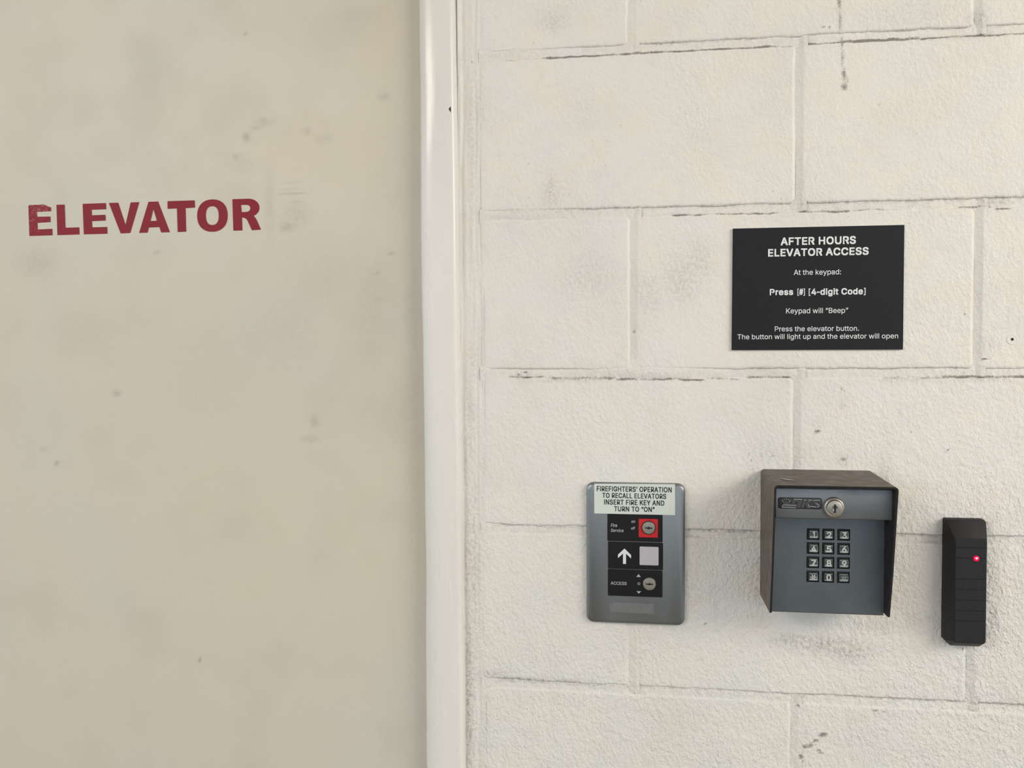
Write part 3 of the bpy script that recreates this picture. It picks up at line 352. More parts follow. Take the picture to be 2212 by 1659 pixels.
# stains with a shape of their own: (x, z, rx, rz, strength)
ST = [(247, 450, 2.2, 14, .8), (249, 425, 2, 16, .75), (250, 400, 2, 10, .8), (252, 382, 2, 14, .75), (253, 362, 2.5, 10, .8), (254, 347, 5, 5, .75), (258, 356, 2.5, 6, .5),
      (236, -451, 6, 3, .95), (233, -452, 4, 2, .8), (227, -459, 4, 2.4, .85), (221, -464, 3, 2.6, .9), (215, -467, 6, 2.6, .9), (224, -466, 2.5, 2.5, .8), (230, -471, 4, 2.4, .7), (233, -474, 3, 2.4, .8), (209, -480, 4, 3.6, .85), (211, -487, 2, 2, .6), (245, -454, 3, 2, .5),
      (226, -72, 4, 1.7, .95), (225, -75, 2, 1.5, .6), (255, -20, 1.8, 2.6, .9), (255.6, -22.5, 1.5, 1, .95), (257.4, -107, 4, 3, .75), (259, -113, 1.3, 3, .7), (145, -101, 1.5, 4, .7), (147, -110, 1.3, 1.3, .8), (159, -103, 3, 3, .45), (172, -103, 4, 3, .5), (168, -92, 2, 2, .5), (168, -35, 2, 2, .5),
      (229, 420, 3, 1.6, .8), (236, 419, 2, 2, .7), (418, 16.5, 5, 1.3, .95), (2, 53, 3, 1.7, .9), (4, 56, 3, 1, .7), (-52, 50, 1.2, 5, .55), (-56, 43, 1.2, 4, .5), (-105, 245, 1.2, 5, .6), (-104, 231, 1.5, 3, .6), (-103, 222, 2, 1.5, .6), (-96, 205, 3, 3, .35), (-79, 228, 1.6, 2, .8), (-133, 267, 2, 1.4, .7),
      (-137, 1, 3, 1.6, .9), (-146, -2, 3, 1.4, .8), (-141, -5, 1.6, 1.4, .8), (-178, -220, 1.3, 1.3, .9), (-172, -220, 1.2, 1.2, .8), (183, -387, 1.6, 1.6, .95), (91, -317, 1.2, 1.6, .9), (47, -350, 3, 2, .5), (35, -386, 2, 4, .6), (180, -290, 5, 1.6, .45), (210, -405, 2, 2, .7), (205, -416, 3, 2, .75), (298, -417, 4, 1.8, .8), (307, -418, 3, 1.6, .75), (405, -430, 2, 2, .6), (398, -336, 1.3, 2, .85), (402, -345, 1.5, 2, .6),
      (177, -335, 10, .6, .6), (245, -337, 1.4, 1.4, .8), (235, -345, 1, 3, .6), (-195, 212, 3, 2, .7), (-205, 400, 1.3, 1.3, .6), (-48, -116, .9, 5, .6), (-45, -111, .9, 3, .5), (-10, -380, 3, 1.2, .6), (-55, -383, 3, 2, .5), (260, 190, 3, 2, .4), (395, 70, 2, 1.4, .7), (322, 249, 1.2, 1.4, .8), (386, 120, 1.2, 1.2, .4),
      (335, -72, .9, .9, .9), (431, -130, 1.0, 1.0, .9), (378, -94, .9, .9, .8), (-30, 330, 1.4, 1.4, .5), (310, 60, 1.5, 1, .5), (85, 415, 1, 1, .6), (-150, 30, 1.5, 1.5, .4)]
GR = [(-100, 447, 22, 16, .32), (-104, 228, 14, 30, .35), (84, 140, 18, 26, .38), (62, 118, 26, 30, .4), (-60, 120, 40, 30, .3), (20, 100, 20, 30, .25), (240, -338, 46, 12, .85), (266, -346, 30, 12, .75), (200, -334, 30, 10, .7), (160, -240, 8, 60, .4), (150, -150, 10, 40, .4), (302, -140, 9, 30, .7), (306, -120, 7, 14, .5), (422, -240, 6, 70, .5), (424, -190, 6, 18, .6), (426, -300, 7, 30, .5),  # soft darker patches, some along the keypad and reader edges
      (350, -300, 30, 10, .3), (80, -220, 14, 20, .4), (76, -260, 16, 60, .35), (160, 40, 30, 8, .2), (-140, -4, 16, 6, .6), (-100, -8, 30, 4, .45), (-60, -7, 30, 4, .45), (40, 410, 60, 3, .4), (400, 400, 70, 3, .5), (250, 430, 6, 30, .2), (330, 430, 60, 25, .25), (405, 420, 12, 10, .6), (418, 30, 9, 14, .3), (-205, 300, 8, 120, .3), (-210, -60, 8, 60, .45), (-206, -250, 8, 120, .5), (-213, -430, 6, 120, .9), (-214, -250, 4, 90, .6), (-215, -100, 3, 60, .5), (-180, -395, 25, 6, .5), (-80, -400, 30, 5, .6), (-205, 20, 10, 40, .35), (226, -65, 7, 7, .35), (256, -40, 6, 6, .45), (256, -106, 9, 8, .4), (200, -100, 40, 14, .25), (160, -98, 22, 14, .3), (430, 203, 30, 4, .6), (330, -8, 40, 4, .5), (420, -7, 40, 4, .5), (120, -408, 100, 5, .2), (170, -190, 10, 40, .3), (305, -270, 9, 60, .35), (60, -430, 60, 40, .12), (60, -325, 40, 4, .3)]  # the strips beside the frame paint in the groove's dark shading
def dirt_at(x, z):
    wob = fbm(x, z, 26, 5) * 3.2 + fbm(x, z, 7, 9) * 1.6
    d = np.zeros_like(x); zz = z + wob
    for x0, x1, zc, s, w in CR:
        e = sstep(x0 - 6, x0 + 6, x) * (1 - sstep(x1 - 6, x1 + 6, x))
        d = np.maximum(d, s * e * np.exp(-((zz - zc) / w) ** 2) * (.55 + .9 * vnoise(x, z, 9, 31)))
    for cx, cz, rx, rz, s in ST:
        r = ((x - cx) / rx) ** 2 + ((z - cz) / rz) ** 2
        d = np.maximum(d, 1.2 * s * np.exp(-r * 1.0))
    return d
def grime_shade_at(x, z):
    g = np.zeros_like(x)
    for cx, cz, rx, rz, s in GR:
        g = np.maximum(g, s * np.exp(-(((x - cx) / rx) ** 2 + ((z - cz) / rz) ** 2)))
    zz = z + fbm(x, z, 26, 5) * 3.0 + fbm(x, z, 7, 9) * 1.4
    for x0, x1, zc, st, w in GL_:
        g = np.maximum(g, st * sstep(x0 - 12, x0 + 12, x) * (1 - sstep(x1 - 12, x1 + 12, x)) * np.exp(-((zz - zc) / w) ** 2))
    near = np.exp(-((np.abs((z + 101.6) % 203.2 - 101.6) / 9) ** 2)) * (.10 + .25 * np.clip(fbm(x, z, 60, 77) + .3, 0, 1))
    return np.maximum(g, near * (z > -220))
def coarse_at(x, z):      # thin paint shows the block's grain most low down and to the right
    return np.clip(.38 + .50 * sstep(60, -420, z) + .32 * sstep(150, 480, x) * sstep(150, -250, z) + .5 * fbm(x, z, 70, 12), .16, 1.25)

def grid_object(name, xs, zs, yfun, parent, back=True, mat='wall'):
    X, Z = np.meshgrid(xs, zs); Y = yfun(X, Z); nx, nz = len(xs), len(zs)
    co = np.stack([X * .001, Y * .001, Z * .001], -1).reshape(-1, 3)
    i = np.arange(nx * nz).reshape(nz, nx); a, b, c, d = i[:-1, :-1].ravel(), i[:-1, 1:].ravel(), i[1:, 1:].ravel(), i[1:, :-1].ravel()
    quads = np.stack([a, b, c, d], 1)
    me = bpy.data.meshes.new(name); me.vertices.add(len(co)); me.vertices.foreach_set('co', co.ravel())
    me.loops.add(quads.size); me.loops.foreach_set('vertex_index', quads.ravel()); me.polygons.add(len(quads))
    me.polygons.foreach_set('loop_start', np.arange(0, quads.size, 4)); me.polygons.foreach_set('use_smooth', np.ones(len(quads), bool))
    me.update(calc_edges=True); me.materials.append(MAT[mat])
    for k, fn in (('dirt', dirt_at), ('grime_shade', grime_shade_at), ('coarse', coarse_at)):
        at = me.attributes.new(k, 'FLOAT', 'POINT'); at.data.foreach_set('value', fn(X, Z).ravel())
    o = bpy.data.objects.new(name, me); COL.objects.link(o)
    if parent is not None: o.parent = parent
    return o

# ------------------------------------------------------------------ the masonry wall
JX = -194.0                                   # where the block courses start beside the frame
# bed joint centres as they run in the photograph, and head joints
BED = [-1422.4 + 203.2 * k for k in range(15)]
BEDZ = {k: z for k, z in enumerate(BED)}
for k, z in ((9, 405.8), (8, 202.6), (7, -0.6), (6, -202.6), (5, -406.6)): BEDZ[k] = z
def mortar_depth(x, z):
    base = 2.7 + fbm(x, z, 60, 41) * 2.0
    # places where the joint was smeared full before painting
    f1 = np.exp(-(((x - 25) / 75) ** 2 + ((z - 3) / 12) ** 2)); f2 = np.exp(-(((x + 140) / 60) ** 2 + ((z - 205) / 12) ** 2))
    f3 = np.exp(-(((x + 3) / 14) ** 2 + ((z - 430) / 60) ** 2)) * .6; f4 = np.exp(-(((x + 130) / 70) ** 2 + ((z - 408) / 12) ** 2)) * .7
    f5 = np.exp(-(((x - 0) / 12) ** 2 + ((z + 90) / 60) ** 2)) * .5; f6 = np.exp(-(((x - 202) / 12) ** 2 + ((z + 500) / 80) ** 2)) * .35
    return sstep(-197, -168, x) * base * (1 - np.clip(f1 + f2 + f3 + f4 + f5 + f6, 0, .93)) + fbm(x, z, 9, 43, 2) * .5
wall = MB()
wall.box(-193, 2000, 12, 190, -1422, 1420); wall.box(-2600, -1250, 12, 190, -1422, 1420); wall.box(-1250, -193, 12, 190, 760, 1420)
wall_back = wall.build('wall_back', 'wall', kind='structure')

def mortar(x0, x1, z0, z1, sx, sz, horizontal, name='mortar_joint'):
    xs = np.arange(x0, x1 + sx, sx); zs = np.arange(z0, z1 + sz, sz)
    cx, cz = (x0 + x1) / 2, (z0 + z1) / 2
    def y(X, Z):
        t = (Z - cz) / ((z1 - z0) / 2) if horizontal else (X - cx) / ((x1 - x0) / 2)
        if not horizontal: return mortar_depth(X, Z) * np.clip(1.15 - 1.15 * (t + .5), 0, 1.25) - .25 * sstep(.1, .5, t)
        return mortar_depth(X, Z) - .55 * (1 - np.abs(t) ** 2) * (.6 + vnoise(X, Z, 40, 3))
    return grid_object(name, xs, zs, y, wall_back)

def block(x0, x1, z0, z1, fine=True):
    """one block, its arrises softened and chipped; face at y = 0"""
    if not fine:
        mb = MB(); r0 = rrect(x0, x1, z0, z1, 3, 1); r1 = rrect(x0 + 2, x1 - 2, z0 + 2, z1 - 2, 3, 1)
        mb.loft([at_y(r0, 30), at_y(r0, 2), at_y(r1, 0)]); return mb.build('concrete_block', 'wall', wall_back)
    def axis(a, b, c):
        e = np.concatenate([np.arange(0, 6, .9), np.arange(6, 14, 1.6)])
        n = max(int((b - a - 28) / c), 4)
        return np.concatenate([a + e, np.linspace(a + 14, b - 14, n), (b - e)[::-1]])
    def y(X, Z):
        w = fbm(X, Z, 22, 17, 3) * 3.2 + fbm(X, Z, 5, 23, 2) * 1.6
        dx = np.minimum(X - x0, x1 - X); dz = np.minimum(Z - z0, z1 - Z)
        cr = 7.0                                    # rounded corners
        q = np.where((dx < cr) & (dz < cr), cr - np.hypot(cr - np.minimum(dx, cr), cr - np.minimum(dz, cr)), np.minimum(dx, dz))
        t = np.clip((q + w * np.clip(1 - q / 9, 0, 1) - .3) / 3.4, 0, 1)
        edge = 3.4 * (1 - np.sqrt(np.clip(1 - (1 - t) ** 2, 0, 1)))
        left = (X - x0 < x1 - X) & (dx < dz); right = (X - x0 >= x1 - X) & (dx < dz)
        edge = np.where(left, edge * .12, np.where(right, 3.1 * (1 - t), edge))
        slope = (vnoise(x0 + 999, z0, 1, 4) - .5) * .004 * (X - (x0 + x1) / 2) + (vnoise(x0, z0 + 55, 1, 8) - .5) * .008 * (Z - (z0 + z1) / 2)
        return edge + fbm(X, Z, 55, 51, 3) * 1.0 + slope + fbm(X, Z, 11, 57, 2) * .45 * coarse_at(X, Z)
    o = grid_object('concrete_block', axis(x0, x1, 3.0), axis(z0, z1, 3.0), y, wall_back)
    return o

G = 4.6                                         # half joint
HEAD = {9: (-0.5, 405.8), 8: (202.2,), 7: (2.0, 410.2), 6: (202.0,), 5: (0.2, 406.8), 4: (201.2,)}
for k in range(14):
    zb, zt = BEDZ[k] + G, BEDZ[k + 1] - G
    inview = 4 <= k <= 9
    heads = list(HEAD.get(k, (0.0, 406.4) if k % 2 else (203.2,)))
    x = heads[-1]
    while x < 1960: x += 406.4; heads.append(min(x, 2000))
    xs = [JX - G] + heads
    for i in range(len(xs) - 1):
        a, b = xs[i] + G, xs[i + 1] - G
        if b - a < 20: continue
        block(a, b, zb, zt, inview and a < 700)
    if inview:
        for hx in heads:
            if hx < 700: mortar(hx - 9, hx + 9, zb - 9, zt + 9, 1.0, 3.0, False)
    # the far side of the opening
    off = 0 if k % 2 else 203.2
    x = -1250.0 - 203.2 * (1 if k % 2 else 2)
    first = -1260.0
    while first > -2600:
        block(max(x, -2600) + G, first - G, zb, zt, False); first = max(x, -2600); x -= 406.4
    if k >= 11:
        x0 = -1250.0; x = -1250 + (203.2 if k % 2 else 406.4)
        while x0 < JX - 10:
            x1 = min(x, JX); block(x0 + G, x1 - G, zb, zt, False); x0 = x1; x += 406.4
for k in range(4, 11): mortar(-196, 760, BEDZ[k] - 9, BEDZ[k] + 9, 3.0, 1.0, True)
# flush joints of the courses beyond the picture
mb = MB()
for k in list(range(0, 4)) + list(range(11, 15)): mb.box(JX, 2000, 2.5, 13, BEDZ[k] - 6, BEDZ[k] + 6)
for k in range(0, 15): mb.box(760, 2000, 2.5, 13, BEDZ[k] - 6, BEDZ[k] + 6); mb.box(-2600, -1255, 2.5, 13, BEDZ[k] - 6, BEDZ[k] + 6)
for k in range(14):
    if 4 <= k <= 9: hx = [h for h in (np.array(HEAD[k][-1]) + 406.4 * np.arange(1, 5)) if 700 < h < 2000]
    else: hx = [h for h in ((0 if k % 2 else 203.2) + 406.4 * np.arange(0, 5)) if h < 2000]
    for h in hx: mb.box(h - 6, h + 6, 2.5, 13, BEDZ[k], BEDZ[k + 1])
mb.build('mortar_joint', 'wall', wall_back)

# old screw plug at the right, plus filled holes
mb = MB()
def ringset(cx, cz, prof, n=28): return [circle(cx, cz, r, y, n) for r, y in prof]
mb.loft(ringset(448.2, 39.8, [(7.0, 1.0), (6.4, -.7), (5.6, -1.05), (5.0, -.85), (2.8, -.95), (1.7, -1.0)]), 0, cap0=False, cap1=False)
mb.loft(ringset(448.2, 39.8, [(1.75, -1.0), (1.7, -1.1)]), 1, cap0=False)
mb.build('wall_plug', ['wall', 'lock_dark'], wall_back, smooth=True)

# ------------------------------------------------------------------ door frame, sealant, door
def lerp_edge(tab, z):
    zs = [t[0] for t in tab]; return float(np.interp(z, zs, [t[1] for t in tab]))
EL = [(-1422, -271), (-520, -271.2), (-178, -270.8), (4, -271.5), (184, -274.2), (480, -273.6), (760, -273)]
ER = [(-1422, -218), (-520, -219.4), (-298, -220.6), (-117, -222.0), (64, -223.6), (242, -224.6), (477, -227.0), (760, -228)]
def jamb_rings(mirror=None):
    rings = []
    for z in list(np.arange(-1422, 700, 24)) + [760]:
        l = lerp_edge(EL, z) + float(fbm(np.array(z), np.array(3.0), 90, 2)) * 2.2 + float(fbm(np.array(z), np.array(3.0), 14, 6)) * .5; r = lerp_edge(ER, z) + float(fbm(np.array(z), np.array(80.0), 60, 3)) * 1.0
        bow = float(fbm(np.array(z), np.array(9.0), 130, 8)) * 1.2
        prof = [(l + .6, 118), (l, 30), (l, 3), (l + .6, -1.5), (l + 2.4, -4.6), (l + 6, -7.0), (l + 11, -8.8), (l + 18, -9.8 - bow * .5), ((l + r) / 2, -9.9 - bow), (r - 6, -10.4), (r - 4.2, -10.3), (r - 3.0, -9.7), (r - .5, -6.6), (r + .3, -4), (r + 1.3, 1), (r + 2, 12), (r + 2, 118)]
        rings.append([((x if mirror is None else mirror - x), y, z) for x, y in prof])
    return rings
mb = MB(); mb.loft(jamb_rings()); 
frame = mb.build('trim_1', 'frame', smooth=50, kind='structure')
mb = MB(); mb.loft(jamb_rings(-1462.0)); o = mb.build('jamb', 'frame', frame, smooth=50)
mb = MB(); mb.box(-1242, -221, -10, 118, 712, 760); mb.build('head', 'frame', frame, bevel=3)
# a chip knocked out of the paint
mb = MB(); mb.prism([(-233.6, 338.6), (-231.0, 341.6), (-230.6, 337.0), (-231.0, 334.0)], -10.6, -10.0); mb.build('paint_chip', 'lock_dark', frame)
# sealant strip between frame and blocks: built with ridges running down it
xs = np.concatenate([np.arange(-224, -190, 1.3)]); zs = np.arange(-700, 640, 5.0)
def seal_y(X, Z):
    wv = fbm(X, Z * .06, 5, 61, 3) * 2.0 + fbm(X, Z * .25, 9, 67, 2) * .9
    groove = 1.6 * np.exp(-((X + 218 - fbm(Z, X * 0, 120, 5) * 3) / 2.4) ** 2) + .9 * np.exp(-((X + 200 - fbm(Z, X * 0, 90, 15) * 4) / 1.8) ** 2)
    return .2 + wv + groove
grid_object('sealant_strip', xs, zs, seal_y, frame, mat='wall')
mb = MB(); mb.box(-224, -192, 1, 20, -1422, -699); mb.box(-224, -192, 1, 20, 639, 760); mb.build('sealant_strip', 'frame_dirty', frame)

DY = 16.0  # door letters and marks below were scaled about the camera to this depth
DS = [(-519.5, 320.3, 6, 6, .55), (-534.1, 294.0, 6, 5, .4), (-494.2, 339.8, 12, 6, .35), (-506.8, 332.0, 9, 4, .3), (-433.7, 325.2, 6, 6, .35), (-409.4, 314.5, 12, 7, .22), (-463.0, 197.5, 12, 6, .5), (-450.3, 213.1, 20, 18, .22), (-326.5, 366.1, 7, 6, .35), (-318.7, 159.5, 4, 3, .6), (-428.9, -65.7, 7, 9, .35), (-434.7, -89.1, 12, 5, .35), (-811.0, -128.1, 4, 3.5, .6), (-831.5, -108.6, 6, 3, .35), (-716.4, -28.7, 6, 5, .5), (-598.5, -401.1, 1.4, 3, 1.0), (-519.5, 459.7, 2.5, 3, .55), (-338.2, 133.1, 4, 3, .4), (-653.1, 167.3, 5, 2, .55), (-419.1, 127.3, 70, 60, .10), (-467.8, 59.0, 60, 60, .12), (-341.1, 98.0, 30, 50, .14), (-760.3, 59.0, 60, 30, .12), (-584.8, 0.6, 80, 60, .07), (-843.2, 156.5, 30, 20, .18), (-487.3, 229.6, 8, 50, .2), (-292.4, 0.6, 12, 300, .14), (-336.2, 93.2, 12, 22, .2), (-526.3, 283.3, 20, 12, .15),
      (-458.1, 256.0, 16, .9, .5), (-456.1, 249.1, 20, .9, .5), (-454.2, 242.3, 18, .8, .45), (-458.1, 237.4, 15, .7, .4), (-448.3, 230.6, 10, .6, .4)]  # smudges and thin marks, plus a faint darker strip along the jamb side
def door_marks(x, y, z):
    g = 0.0
    for cx, cz, rx, rz, s in DS: g = max(g, s * math.exp(-(((x - cx) / rx) ** 2 + ((z - cz) / rz) ** 2)))
    return g
mb = MB()
xs = list(np.linspace(-1188, -900, 30)) + list(np.linspace(-896, -274, 156)); zs = list(np.linspace(-1415, -620, 20)) + list(np.linspace(-614, 560, 400)) + list(np.linspace(570, 712, 8))
n = len(xs); vs = [(x, DY, z) for z in zs for x in xs]
mb.add(vs, [(j * n + i, j * n + i + 1, (j + 1) * n + i + 1, (j + 1) * n + i) for j in range(len(zs) - 1) for i in range(n - 1)])
mb.box(-1188, -274, DY + .2, DY + 42, -1415, 712)
door = mb.build('door_1', 'door', kind='structure', attrs={'dirt': door_marks})

LET = {'E1': [(-846.5, 236.9), (-844.1, 237.8), (-836.3, 237.6), (-823.7, 238.0), (-819.8, 236.9), (-816.8, 235.1), (-811.3, 233.4), (-811.4, 228.2), (-833.5, 227.8), (-833.3, 220.9), (-812.8, 220.7), (-812.6, 213.0), (-832.9, 212.3), (-832.8, 203.1), (-810.1, 203.5), (-810.0, 194.4), (-845.9, 194.2)],
 'L': [(-803.1, 236.9), (-790.5, 236.8), (-789.9, 204.5), (-768.8, 204.5), (-768.7, 194.6), (-802.6, 194.4)],
 'E2': [(-763.1, 237.1), (-727.7, 237.2), (-727.4, 228.6), (-749.6, 228.5), (-749.2, 220.8), (-728.8, 221.0), (-728.4, 213.0), (-749.4, 212.5), (-748.9, 204.0), (-726.5, 204.1), (-726.2, 194.6), (-762.2, 194.6)],
 'V': [(-723.4, 237.2), (-709.2, 237.2), (-698.9, 206.3), (-690.6, 237.0), (-677.6, 237.1), (-692.0, 194.8), (-706.4, 194.6)],
 'T': [(-635.9, 237.2), (-595.8, 237.2), (-595.5, 227.2), (-609.3, 226.9), (-609.0, 194.6), (-621.6, 194.5), (-622.1, 226.8), (-635.9, 226.7)]}
def sup(cx, cz, rx, rz, e=2.25, n=40):
    return [(cx + rx * math.copysign(abs(math.cos(t)) ** (2 / e), math.cos(t)), cz + rz * math.copysign(abs(math.sin(t)) ** (2 / e), math.sin(t))) for t in [2 * math.pi * i / n for i in range(n)]]
def big_letter(loops, wear=0.0, label=None):
    v, f = text_mesh([loops], 0.0, .3)
    # subdivide so that wear can be carried by the mesh
    me = bpy.data.meshes.new('letter'); me.from_pydata([(p[0] * .001, (DY - .25 - p[2]) * .001, p[1] * .001) for p in v], [], f)
    bm = bmesh.new(); bm.from_mesh(me); bmesh.ops.recalc_face_normals(bm, faces=bm.faces); bm.to_mesh(me); bm.free()
    me.materials.append(MAT['red_letter'])
    a = me.attributes.new('wear', 'FLOAT', 'POINT'); a.data.foreach_set('value', [wear if (p[1] > 226 or wear < .3) else wear * .72 for p in v])
    o = bpy.data.objects.new('letter', me); COL.objects.link(o); o.parent = door
    if label: o['label'] = label
    return o
big_letter([LET['E1']], .68, 'badly worn and scratched red letter')
big_letter([LET['L']], .38, 'slightly scratched red letter')
big_letter([LET['E2']], .12); big_letter([LET['V']], .05)
big_letter([[(-664.0, 237.2), (-649.6, 237.1), (-633.0, 194.5), (-645.9, 194.5), (-648.5, 201.9), (-664.2, 201.7), (-666.0, 194.7), (-678.8, 194.6)], [(-656.9, 226.8), (-652.0, 210.8), (-661.4, 210.6)]], .05)
big_letter([LET['T']], .05)
big_letter([sup(-570.4, 215.7, 22.23, 22.03), sup(-570.5, 215.7, 9.36, 12.77, 2.4)], .08)
def arc(cx, cz, rx, rz, a0, a1, n): return [(cx + rx * math.cos(math.radians(a0 + (a1 - a0) * i / n)), cz + rz * math.sin(math.radians(a0 + (a1 - a0) * i / n))) for i in range(n + 1)]
big_letter([[(-541.1, 237.2)] + arc(-518.0, 224.7, 15.79, 12.48, 90, -62, 12) + [(-509.3, 212.1), (-507.0, 209.3), (-500.5, 194.8), (-513.5, 194.4), (-519.3, 206.7)] + [(-521.3, 209.8), (-524.4, 211.6), (-527.5, 211.8), (-527.2, 194.4), (-540.3, 194.5)],
            [(-528.6, 229.0)] + arc(-520.7, 224.2, 5.26, 4.78, 90, -90, 8) + [(-527.9, 219.3)]], .06)

# ------------------------------------------------------------------ floor, ceiling and the rest of the room
mb = MB(); mb.box(-4000, 5000, -6500, 200, -1422.4 - 150, -1422.4); mb.build('floor', 'floor', kind='structure')
mb = MB(); mb.box(-4000, 5000, -6500, 200, 1422, 1600); mb.build('ceiling', 'ceiling', kind='structure')
mb = MB(); mb.box(-4000, 5000, -5200, -5050, -1422.4, -330); mb.build('wall_front', 'parapet', kind='structure')
mb = MB(); mb.box(-60000, 60000, -60000, 20000, -1622, -1580); mb.build('ground', 'ground', kind='structure')

# ------------------------------------------------------------------ black instruction sign
O = (223, -2, 28)
sign = thing('instruction_sign', 'black rectangular sign with white after hours elevator access instructions, on the block wall', 'sign', O)
pts = [(121.8, 28.4), (324.1, 28.2), (324.2, 178.2), (122.6, 178.6)]
mb = MB(); mb.prism(pts, -2.9, -1.0, 0); mb.m[0] = 1
o = mb.build('sign_plate', ['sign_edge', 'sign_black'], sign, O)
mb = MB(); ins = [(122.4, 28.6), (324.0, 28.4), (324.1, 178.1), (123.2, 178.4)]
mb.prism(ins, -3.2, -2.9); mb.build('sign_face', 'sign_black', sign, O)
Y = -3.2
text('AFTER HOURS', 180.0, 268.3, 156.6, 9.5, Y, 'white_print', sign, O, off=.42)
text('ELEVATOR ACCESS', 165.1, 283.2, 143.1, 9.3, Y, 'white_print', sign, O, off=.42)
text('At the keypad:', 195.8, 251.4, 120.1, 6.3, Y, 'white_print', sign, O, off=.05)
text('Press', 167.4, 195.2, 95.7, 7.7, Y, 'white_print', sign, O, off=.33)
text('[#]', 200.1, 209.3, 95.6, 7.7, Y, 'white_print', sign, O, off=.33, light='[]')
text('[4-digit Code]', 213.4, 280.3, 95.4, 7.7, Y, 'white_print', sign, O, off=.33, light='[]')
text('Keypad will \u201cBeep\u201d', 187.0, 260.1, 73.1, 6.3, Y, 'white_print', sign, O, off=.05)
text('Press the elevator button.', 173.7, 272.9, 51.2, 6.1, Y, 'white_print', sign, O, off=.05)
text('The button will light up and the elevator will open', 128.8, 318.2, 41.7, 6.1, Y, 'white_print', sign, O, off=.05)

# ------------------------------------------------------------------ elevator call panel
O = (3.6, 0, -320)
panel = thing('elevator_call_panel', 'brushed steel elevator call panel with white sticker, key switches and up arrow button', 'call panel', O)
X0, X1, Zb, Zt = -58.3, 65.7, -319.4, -139.2
mb = MB(); prof = [(0, 3), (0, -3.2), (.35, -5.0), (1.3, -6.5), (2.8, -7.2), (4.2, -7.5)]
mb.loft([at_y(rrect(X0 + i, X1 - i, Zb + i, Zt - i, 9.5 - i * .8, 8), y) for i, y in prof])
mb.build('faceplate', 'steel', panel, O, smooth=50)
Y = -7.9
mb = MB(); mb.prism([(-48.2, -140.6), (52.8, -139.6), (53.1, -178.3), (-48.0, -178.4)], Y - 1.4, -7.3)
st = mb.build('sticker', 'sticker', panel, O); st['label'] = 'white sticker with black firefighters operation lettering'
Ys = Y - 1.4
for s, a, b, z, c in (('FIREFIGHTERS\u2019 OPERATION', -44.9, 48.8, -149.9, 6.6), ('TO RECALL ELEVATORS', -37.8, 42.0, -158.2, 6.4), ('INSERT FIRE KEY AND', -35.6, 39.7, -166.7, 6.5), ('TURN TO \u201cON\u201d', -23.1, 27.7, -175.0, 6.4)):
    text(s, a, b, z, c, Ys, 'black_print', st, O, off=.2, thick=.15)
MODS = ((-31.5, 37.6, -213.3, -177.0), (-30.8, 38.2, -248.6, -214.0), (-30.9, 37.6, -283.4, -249.3))
mods = []
for a, b, z0, z1 in MODS:
    mb = MB(); mb.loft([at_y(rrect(a, b, z0, z1, 1, 3), -7.2), at_y(rrect(a, b, z0, z1, 1, 3), -8.2), at_y(rrect(a + .4, b - .4, z0 + .4, z1 - .4, 1, 3), -8.6)])
    mods.append(mb.build('switch_module', 'module', panel, O, smooth=30))
Ym = -8.6
def key_switch(cx, cz, r, y, parent, O, glint=False):
    mb = MB()
    mb.loft([circle(cx, cz, r * a, yy) for a, yy in ((1.12, y + .2), (1.12, y - .6), (1.02, y - .8))], 1, cap0=False)
    mb.loft([circle(cx, cz, r * a, yy) for a, yy in ((1.0, y - .6), (1.0, y - 2.2), (.92, y - 2.7), (.4, y - 2.9))], 0, cap0=False)
    yk = y - 3.1
    mb.prism([(cx - r * .58, cz + .4 * r * .3), (cx - r * .2, cz + .09 * r), (cx, cz + .26 * r), (cx + r * .2, cz + .1 * r), (cx + r * .58, cz + .1 * r), (cx + r * .58, cz - .08 * r), (cx + r * .2, cz - .1 * r), (cx, cz - .27 * r), (cx - r * .2, cz - .12 * r), (cx - r * .58, cz - .05 * r)], yk, y - 2.0, 1)
    if glint: mb.prism([(cx - .3 * r, cz - .12 * r), (cx, cz - .2 * r), (cx + .25 * r, cz - .12 * r), (cx + .1 * r, cz - .36 * r), (cx - .12 * r, cz - .36 * r)], yk - .1, y - 2.0, 2)  # pale shape painted in as a glint below the keyway
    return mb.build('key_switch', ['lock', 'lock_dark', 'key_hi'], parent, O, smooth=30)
# fire service module
mb = MB(); mb.prism(rrect(7.8, 31.8, -207.4, -184.0, .9, 3), Ym - .5, Ym + .2); mb.build('red_surround', 'red_plastic', mods[0], O, bevel=.2)
key_switch(20.3, -194.9, 7.9, Ym - .5, mods[0], O)
text('Fire', -27.3, -19.1, -195.2, 4.2, Ym, 'grey_print', mods[0], O, off=.06, shear=.22, thick=.12)
text('Service', -27.3, -11.1, -201.5, 4.0, Ym, 'grey_print', mods[0], O, off=.06, shear=.22, thick=.12)
text('on', -1.2, 3.4, -189.3, 3.6, Ym, 'grey_print', mods[0], O, off=.06, shear=.22, thick=.12)
text('off', -1.7, 3.5, -198.0, 3.5, Ym, 'grey_print', mods[0], O, off=.06, shear=.22, thick=.12)
